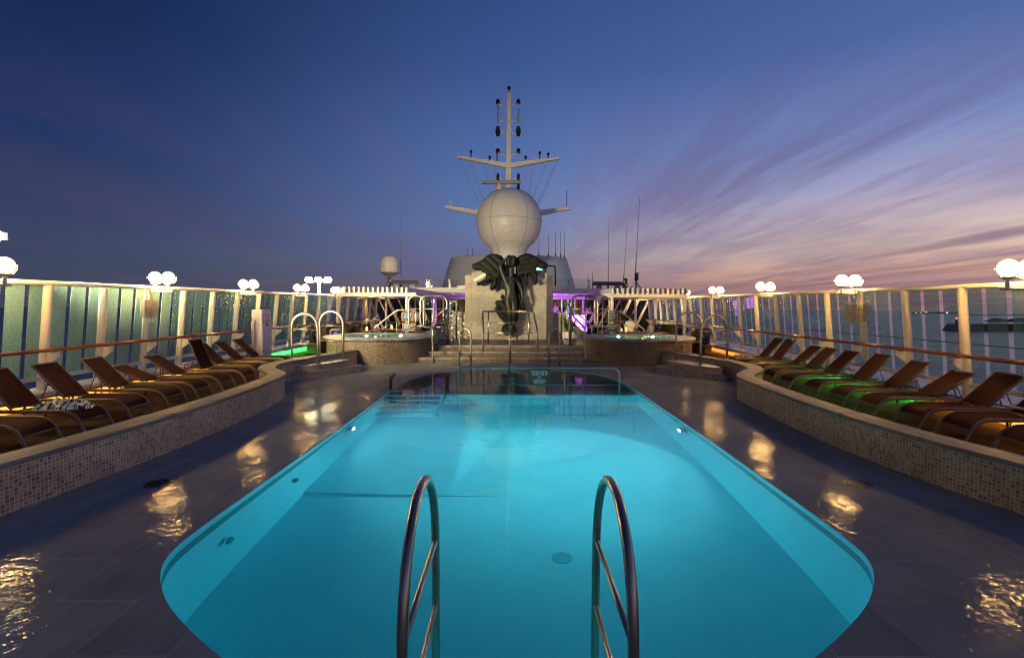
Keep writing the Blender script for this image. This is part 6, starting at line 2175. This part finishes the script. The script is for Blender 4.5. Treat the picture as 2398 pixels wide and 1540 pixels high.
    q = wp(1050.5, 730, 20.55); b = MB(); b.tube([q, (q[0], q[1], ZU)], 0.028, 8); b.build('post', M['steel'], t, smooth=True)
    # low plinth at the head of the steps
    t = thing('step_plinth', 'small mosaic plinth at the head of the steps by the %s tub' % ('left' if s < 0 else 'right'), 'plinth', (s * 2.72, 21.0, ZU), 0, 'small plinths by the tubs')
    b = MB(); b.box(-0.42, 0.42, -0.35, 0.35, 0, 0.17); b.build('mosaic_side', M['mosaic'], t)
    b = MB(); b.box(-0.45, 0.45, -0.38, 0.38, 0.171, 0.22); b.build('stone_top', M['tread'], t)
    # planters
    px = W(994 if s < 0 else 1335, 790, 23.0).x
    t = thing('planter', '%s planter with spiky aloe behind the tub' % ('left white' if s < 0 else 'right white'), 'planter', (px, 23.2, ZD), 0, 'white planters with spiky plants')
    b = MB(); b.lathe([(0, 0), (0.24, 0), (0.33, 0.62), (0.33, 0.80), (0.29, 0.80), (0.29, 0.72), (0, 0.72)], 20); b.build('pot', M['pot'], t, smooth=True, angle=40)
    rnd = random.Random(5 + s)
    b = MB()
    for i in range(34):
        a = rnd.uniform(0, 2 * PI); ln = rnd.uniform(0.55, 1.05); spd = rnd.uniform(0.1, 0.5)
        p0 = Vector((0.12 * math.cos(a), 0.12 * math.sin(a), 0.72))
        pts = [p0 + Vector((math.cos(a) * spd * f * f, math.sin(a) * spd * f * f, ln * (f - 0.15 * f * f))) for f in (0, 0.3, 0.6, 1)]
        b.tube(pts, [0.035, 0.03, 0.018, 0.003], 4)
    b.build('leaves', M['plant'], t, smooth=True)

# lit bar counter on the right, sofa and flowers on the left
q = W(1353, 775, 31.5)
t = thing('bar_counter', 'glowing purple white bar counter right of the statue wall', 'bar counter', (q.x, 31.5, ZU))
b = MB(); b.box(-0.62, 0.5, 0, 0.5, 0.0, 0.98); b.build('lit_front', M['bar_glow'], t)
b = MB(); b.box(-0.66, 0.55, -0.05, 0.55, 0.981, 1.03); b.build('counter_top', M['dark'], t)
b = MB(); b.box(0.3, 0.62, -0.12, -0.02, 0.0, 0.62); b.build('front_panel', M['purple_led'], t)
for i, (u, lb) in enumerate(((1320, 'pink upholstered chair left of the glowing bar'), (1338, 'pink upholstered chair nearest the glowing bar'))):
    q = W(u, 760, 33)
    t = thing('lounge_chair', lb, 'lounge chair', (q.x, 33.0, ZU), 0, 'pink chairs by the bar')
    b = MB(); b.box(-0.27, 0.27, -0.25, 0.28, 0.15, 0.5); b.build('seat', M['pink'], t)
    b = MB(); b.box(-0.27, 0.27, 0.285, 0.40, 0.15, 1.0); b.build('back', M['pink'], t)
    for x in (-0.22, 0.22):
        for yy in (-0.2, 0.3):
            bb = MB(); bb.tube([(x, yy, 0), (x, yy, 0.15)], 0.02, 6); bb.build('leg', M['dark'], t)
q = W(1040, 765, 36)
t = thing('sofa', 'dark red patterned sofa inside the lounge left of the statue', 'sofa', (q.x, 36.0, ZU))
b = MB(); b.box(-0.9, 0.9, -0.35, 0.35, 0.16, 0.45); b.build('seat', M['pink'], t)
b = MB(); b.box(-0.9, 0.9, 0.355, 0.52, 0.16, 1.0); b.build('back', M['pink'], t)
for x in (-0.97, 0.97):
    bb = MB(); bb.box(x - 0.065, x + 0.065, -0.35, 0.5, 0.16, 0.68); bb.build('arm', M['pink'], t)
for x in (-0.8, 0.8):
    for yy in (-0.28, 0.4):
        bb = MB(); bb.tube([(x, yy, 0), (x, yy, 0.16)], 0.025, 6); bb.build('leg', M['dark'], t)
q = W(1083, 740, 36)
t = thing('flower_vase', 'vase of yellow and white flowers at the left edge of the statue wall', 'flower vase', (q.x, 36.0, ZU))
b = MB(); b.box(-0.2, 0.2, -0.2, 0.2, 0, 0.62); b.build('stand', M['white'], t)
b = MB(); b.lathe([(0, 0.621), (0.09, 0.621), (0.12, 0.8), (0.07, 0.92), (0.09, 0.95)], 14); b.build('vase', M['pot'], t, smooth=True)
rnd = random.Random(3)
fy = cloth('flower_yellow', (0.6, 0.38, 0.04)); fw = cloth('flower_white', (0.6, 0.58, 0.5))
for i in range(22):
    a = rnd.uniform(0, 6.28); rr = rnd.uniform(0, 0.26); z = rnd.uniform(1.0, 1.45)
    bb = MB(); bb.ball((rr * math.cos(a), rr * math.sin(a), z), 0.055, 8, 6, (1, 1, 0.7)); bb.build('flower', fy if i % 2 else fw, t, smooth=True)
bb = MB()
for i in range(16):
    a = rnd.uniform(0, 6.28); bb.tube([(0, 0, 0.9), (0.2 * math.cos(a), 0.2 * math.sin(a), 1.35)], 0.008, 4)
bb.build('stems', M['plant'], t)
for i, (u, v0, v1, y, lb) in enumerate(((1014, 700, 782, 34.3, 'blue violet light strip on the inner post of the left pergola'), (1430, 770, 792, 30.5, 'violet light strip low on the inner side of the right terrace'))):
    A = W(u, v1, y); B = W(u, v0, y)
    t = thing('light_strip', lb, 'light strip', (A.x, y, A.z), 0, 'violet light strips')
    b = MB(); b.box(-0.03, 0.03, -0.02, 0.02, 0, B.z - A.z); b.build('diffuser', M['purple_led'], t)
    b = MB(); b.box(-0.04, 0.04, 0.021, 0.05, 0, B.z - A.z); b.build('channel', M['white'], t)

# ================================================================ people
def at_px(u, y): return W(u, 760, y).x


person('seated white haired man in a black jacket at the left terrace table', (-7.22, 25.7, ZD), R(75), 'sit', (0.012, 0.013, 0.014), (0.02, 0.02, 0.025), (0.72, 0.69, 0.64), 'short', lean=0.2)
person('seated white haired woman in a cream cardigan beside the man in black', (-6.98, 26.45, ZD), R(60), 'sit', (0.60, 0.54, 0.42), (0.1, 0.1, 0.12), (0.78, 0.74, 0.66), 'bob', lean=0.08)
person('person in pale pink seen from behind near the left notice boards', (-4.55, 27.9, ZD), R(150), 'sit', (0.55, 0.36, 0.26), (0.1, 0.1, 0.1), (0.55, 0.40, 0.30), 'short', lean=0.05)
person('dark haired waiter in a pale shirt standing behind the left planter', (at_px(976, 29.0), 29.0, ZD), R(-30), 'stand', (0.45, 0.42, 0.38), (0.02, 0.02, 0.02), (0.015, 0.012, 0.01), 'short', SKIN_D, arms='down')
person('woman with a dark bun and a pale blue blouse inside the lounge', (at_px(1052, 35.6), 35.6, ZU), R(80), 'stand', (0.34, 0.36, 0.48), (0.02, 0.02, 0.03), (0.02, 0.012, 0.01), 'bun', arms='down')
person('long haired person in black behind the flower vase', (at_px(1068, 36.6), 36.6, ZU), R(20), 'stand', (0.012, 0.01, 0.014), (0.015, 0.015, 0.015), (0.02, 0.012, 0.01), 'long', arms='fwd')
person('heavy man in a white short sleeved shirt seen from behind behind the right tub', (at_px(1478, 24.6), 24.6, ZD), R(170), 'sit', (0.66, 0.60, 0.50), (0.05, 0.05, 0.06), (0.02, 0.014, 0.012), 'short', SKIN_D, long_sleeve=False, h=1.22)
person('fair haired woman in a cream blouse seated at the right terrace table', (at_px(1527, 25.2), 25.2, ZD), R(-75), 'sit', (0.62, 0.55, 0.42), (0.1, 0.1, 0.12), (0.60, 0.50, 0.32), 'bob', lean=0.1)
person('man in a grey green jacket seated behind the fair haired woman', (at_px(1534, 26.3), 26.3, ZD), R(-60), 'sit', (0.10, 0.115, 0.085), (0.05, 0.05, 0.06), (0.35, 0.26, 0.16), 'short', lean=0.05)
person('man in a dark suit and glasses standing under the right pergola', (at_px(1455, 29.0), 29.0, ZD), R(-50), 'stand', (0.012, 0.012, 0.014), (0.012, 0.012, 0.014), (0.10, 0.08, 0.07), 'short', arms='down', h=1.04, glasses=True)
person('woman in a dark floral dress standing inside just right of the statue wall', (at_px(1316, 36.0), 36.0, ZU), R(185), 'stand', (0.10, 0.03, 0.10), (0.06, 0.02, 0.07), (0.50, 0.34, 0.24), 'short', arms='fwd')
person('man in a white shirt half hidden by the right edge of the statue wall', (at_px(1300, 35.0), 35.0, ZU), R(120), 'stand', (0.62, 0.5, 0.55), (0.05, 0.05, 0.06), (0.22, 0.10, 0.08), 'short', arms='fwd', long_sleeve=False)
person('waiter in a white shirt bending behind the glowing bar', (at_px(1368, 33.2), 33.2, ZU), R(60), 'stand', (0.60, 0.55, 0.55), (0.02, 0.02, 0.02), (0.015, 0.012, 0.01), 'short', SKIN_D, lean=0.7, arms='fwd')

# ================================================================ shore
def isle(lb, u0, u1, v, y_off, hgt, seed, cat='island', name='islet'):
    A = ray(u0, v); B = ray(u1, v)
    ta = (-30 - CAMH) / A.z; tb = (-30 - CAMH) / B.z
    a = Vector((A.x * ta, A.y * ta)); c = Vector((B.x * tb, B.y * tb))
    rnd = random.Random(seed)
    t = thing(name, lb, cat, ((a.x + c.x) / 2, (a.y + c.y) / 2, -30))
    d = (c - a); L = d.length; ang = math.atan2(d.y, d.x)
    b = MB(); n_ = 40; wd = max(20, L * 0.12)
    vs = []; fs = []
    prof_ = [hgt * (0.35 + 0.65 * abs(math.sin(i * 0.23 + seed)) * rnd.uniform(0.7, 1)) * min(1, i / 4, (n_ - i) / 4) for i in range(n_ + 1)]
    for i in range(n_ + 1):
        x = -L / 2 + L * i / n_
        for (yy, zz) in ((-wd, -1), (-wd * 0.5, prof_[i] * 0.8), (0, prof_[i]), (wd, -1)):
            vs.append((x, yy, zz))
    for i in range(n_):
        for j in range(3):
            q = i * 4 + j; fs.append((q, q + 4, q + 5, q + 1))
    b.add(vs, fs); o = b.build('rock', M['rock'], t); t.rotation_euler = (0, 0, ang)
    return t, L


isle('low dark islet with lights on the horizon seen through the right windscreen', 2105, 2245, 734, 0, 7, 2)
isle('long low dark skerry right of the lighted islet', 2250, 2420, 738, 0, 2.5, 4)
isle('dark headland beyond the breakwater at the right edge', 2310, 2480, 753, 0, 9, 7)
A = ray(2232, 774); ta = (-30 - CAMH) / A.z
bx, by = A.x * ta, A.y * ta
t = thing('breakwater', 'dark harbour breakwater with a red beacon beyond the right windscreen', 'breakwater', (bx, by, -30))
b = MB(); b.hexa([(-4, -12, -2), (340, 40, -2), (340, 70, -2), (-4, 14, -2), (0, -8, 8.5), (340, 44, 8.5), (340, 66, 8.5), (0, 10, 8.5)]); b.build('mole', M['rock'], t)
b = MB(); b.lathe([(1.6, 8.4), (1.2, 14.5), (1.5, 15), (0, 15)], 12, (4, 0, 0)); bc = b.build('beacon_tower', M['rock'], t)
b = MB(); b.ball((4, 0, 16), 1.15, 10, 7); b.build('beacon_light', M['red_beacon'], bc, smooth=True)
for i, (u, v, mt) in enumerate(((2117, 732, 'shore_warm'), (2131, 731, 'shore_warm'), (2145, 732, 'shore_warm'), (2156, 732, 'shore_warm'), (2169, 731, 'shore_warm'), (2218, 732, 'shore_white'))):
    D = ray(u, 735.5); tt_ = (-30 - CAMH) / D.z * 0.985
    D2 = ray(u, v)
    x, y, z = D2.x * tt_, D2.y * tt_, CAMH + D2.z * tt_
    t = thing('shore_light', 'distant %s lamp on the islet, %s from the left' % ('pale white' if i == 5 else 'yellow', LNAME[i]), 'shore lamp', (x, y, -30), 0, 'lamps on the far islet')
    b = MB(); b.tube([(0, 0, 0), (0, 0, z + 30)], 0.4, 6); b.build('pole', M['rock'], t)
    b = MB(); b.ball((0, 0, z + 30), 1.3 if i < 5 else 1.6, 8, 6); b.build('lamp', M[mt], t, smooth=True)

# ================================================================ pool lamps (the lit fittings in the walls)
spot('pool_beam', (XC + 2.98, 9.35, -0.46), (XC + 0.2, 9.3, -1.35), 12000, (0.85, 1.0, 0.97), R(36), 1.0, 0.05)
spot('pool_beam', (XC - 2.98, 9.4, -0.46), (XC - 1.3, 9.8, -1.55), 900, (0.75, 1.0, 0.98), R(50), 1.0, 0.05)
spot('pool_beam', (XC + 2.98, 9.35, -0.48), (XC - 1.0, 7.6, -1.25), 1500, (0.62, 1.0, 0.97), R(135), 1.0, 0.08)
spot('pool_beam', (XC - 2.98, 9.4, -0.48), (XC + 1.5, 9.6, -1.15), 2000, (0.62, 1.0, 0.97), R(165), 1.0, 0.08)
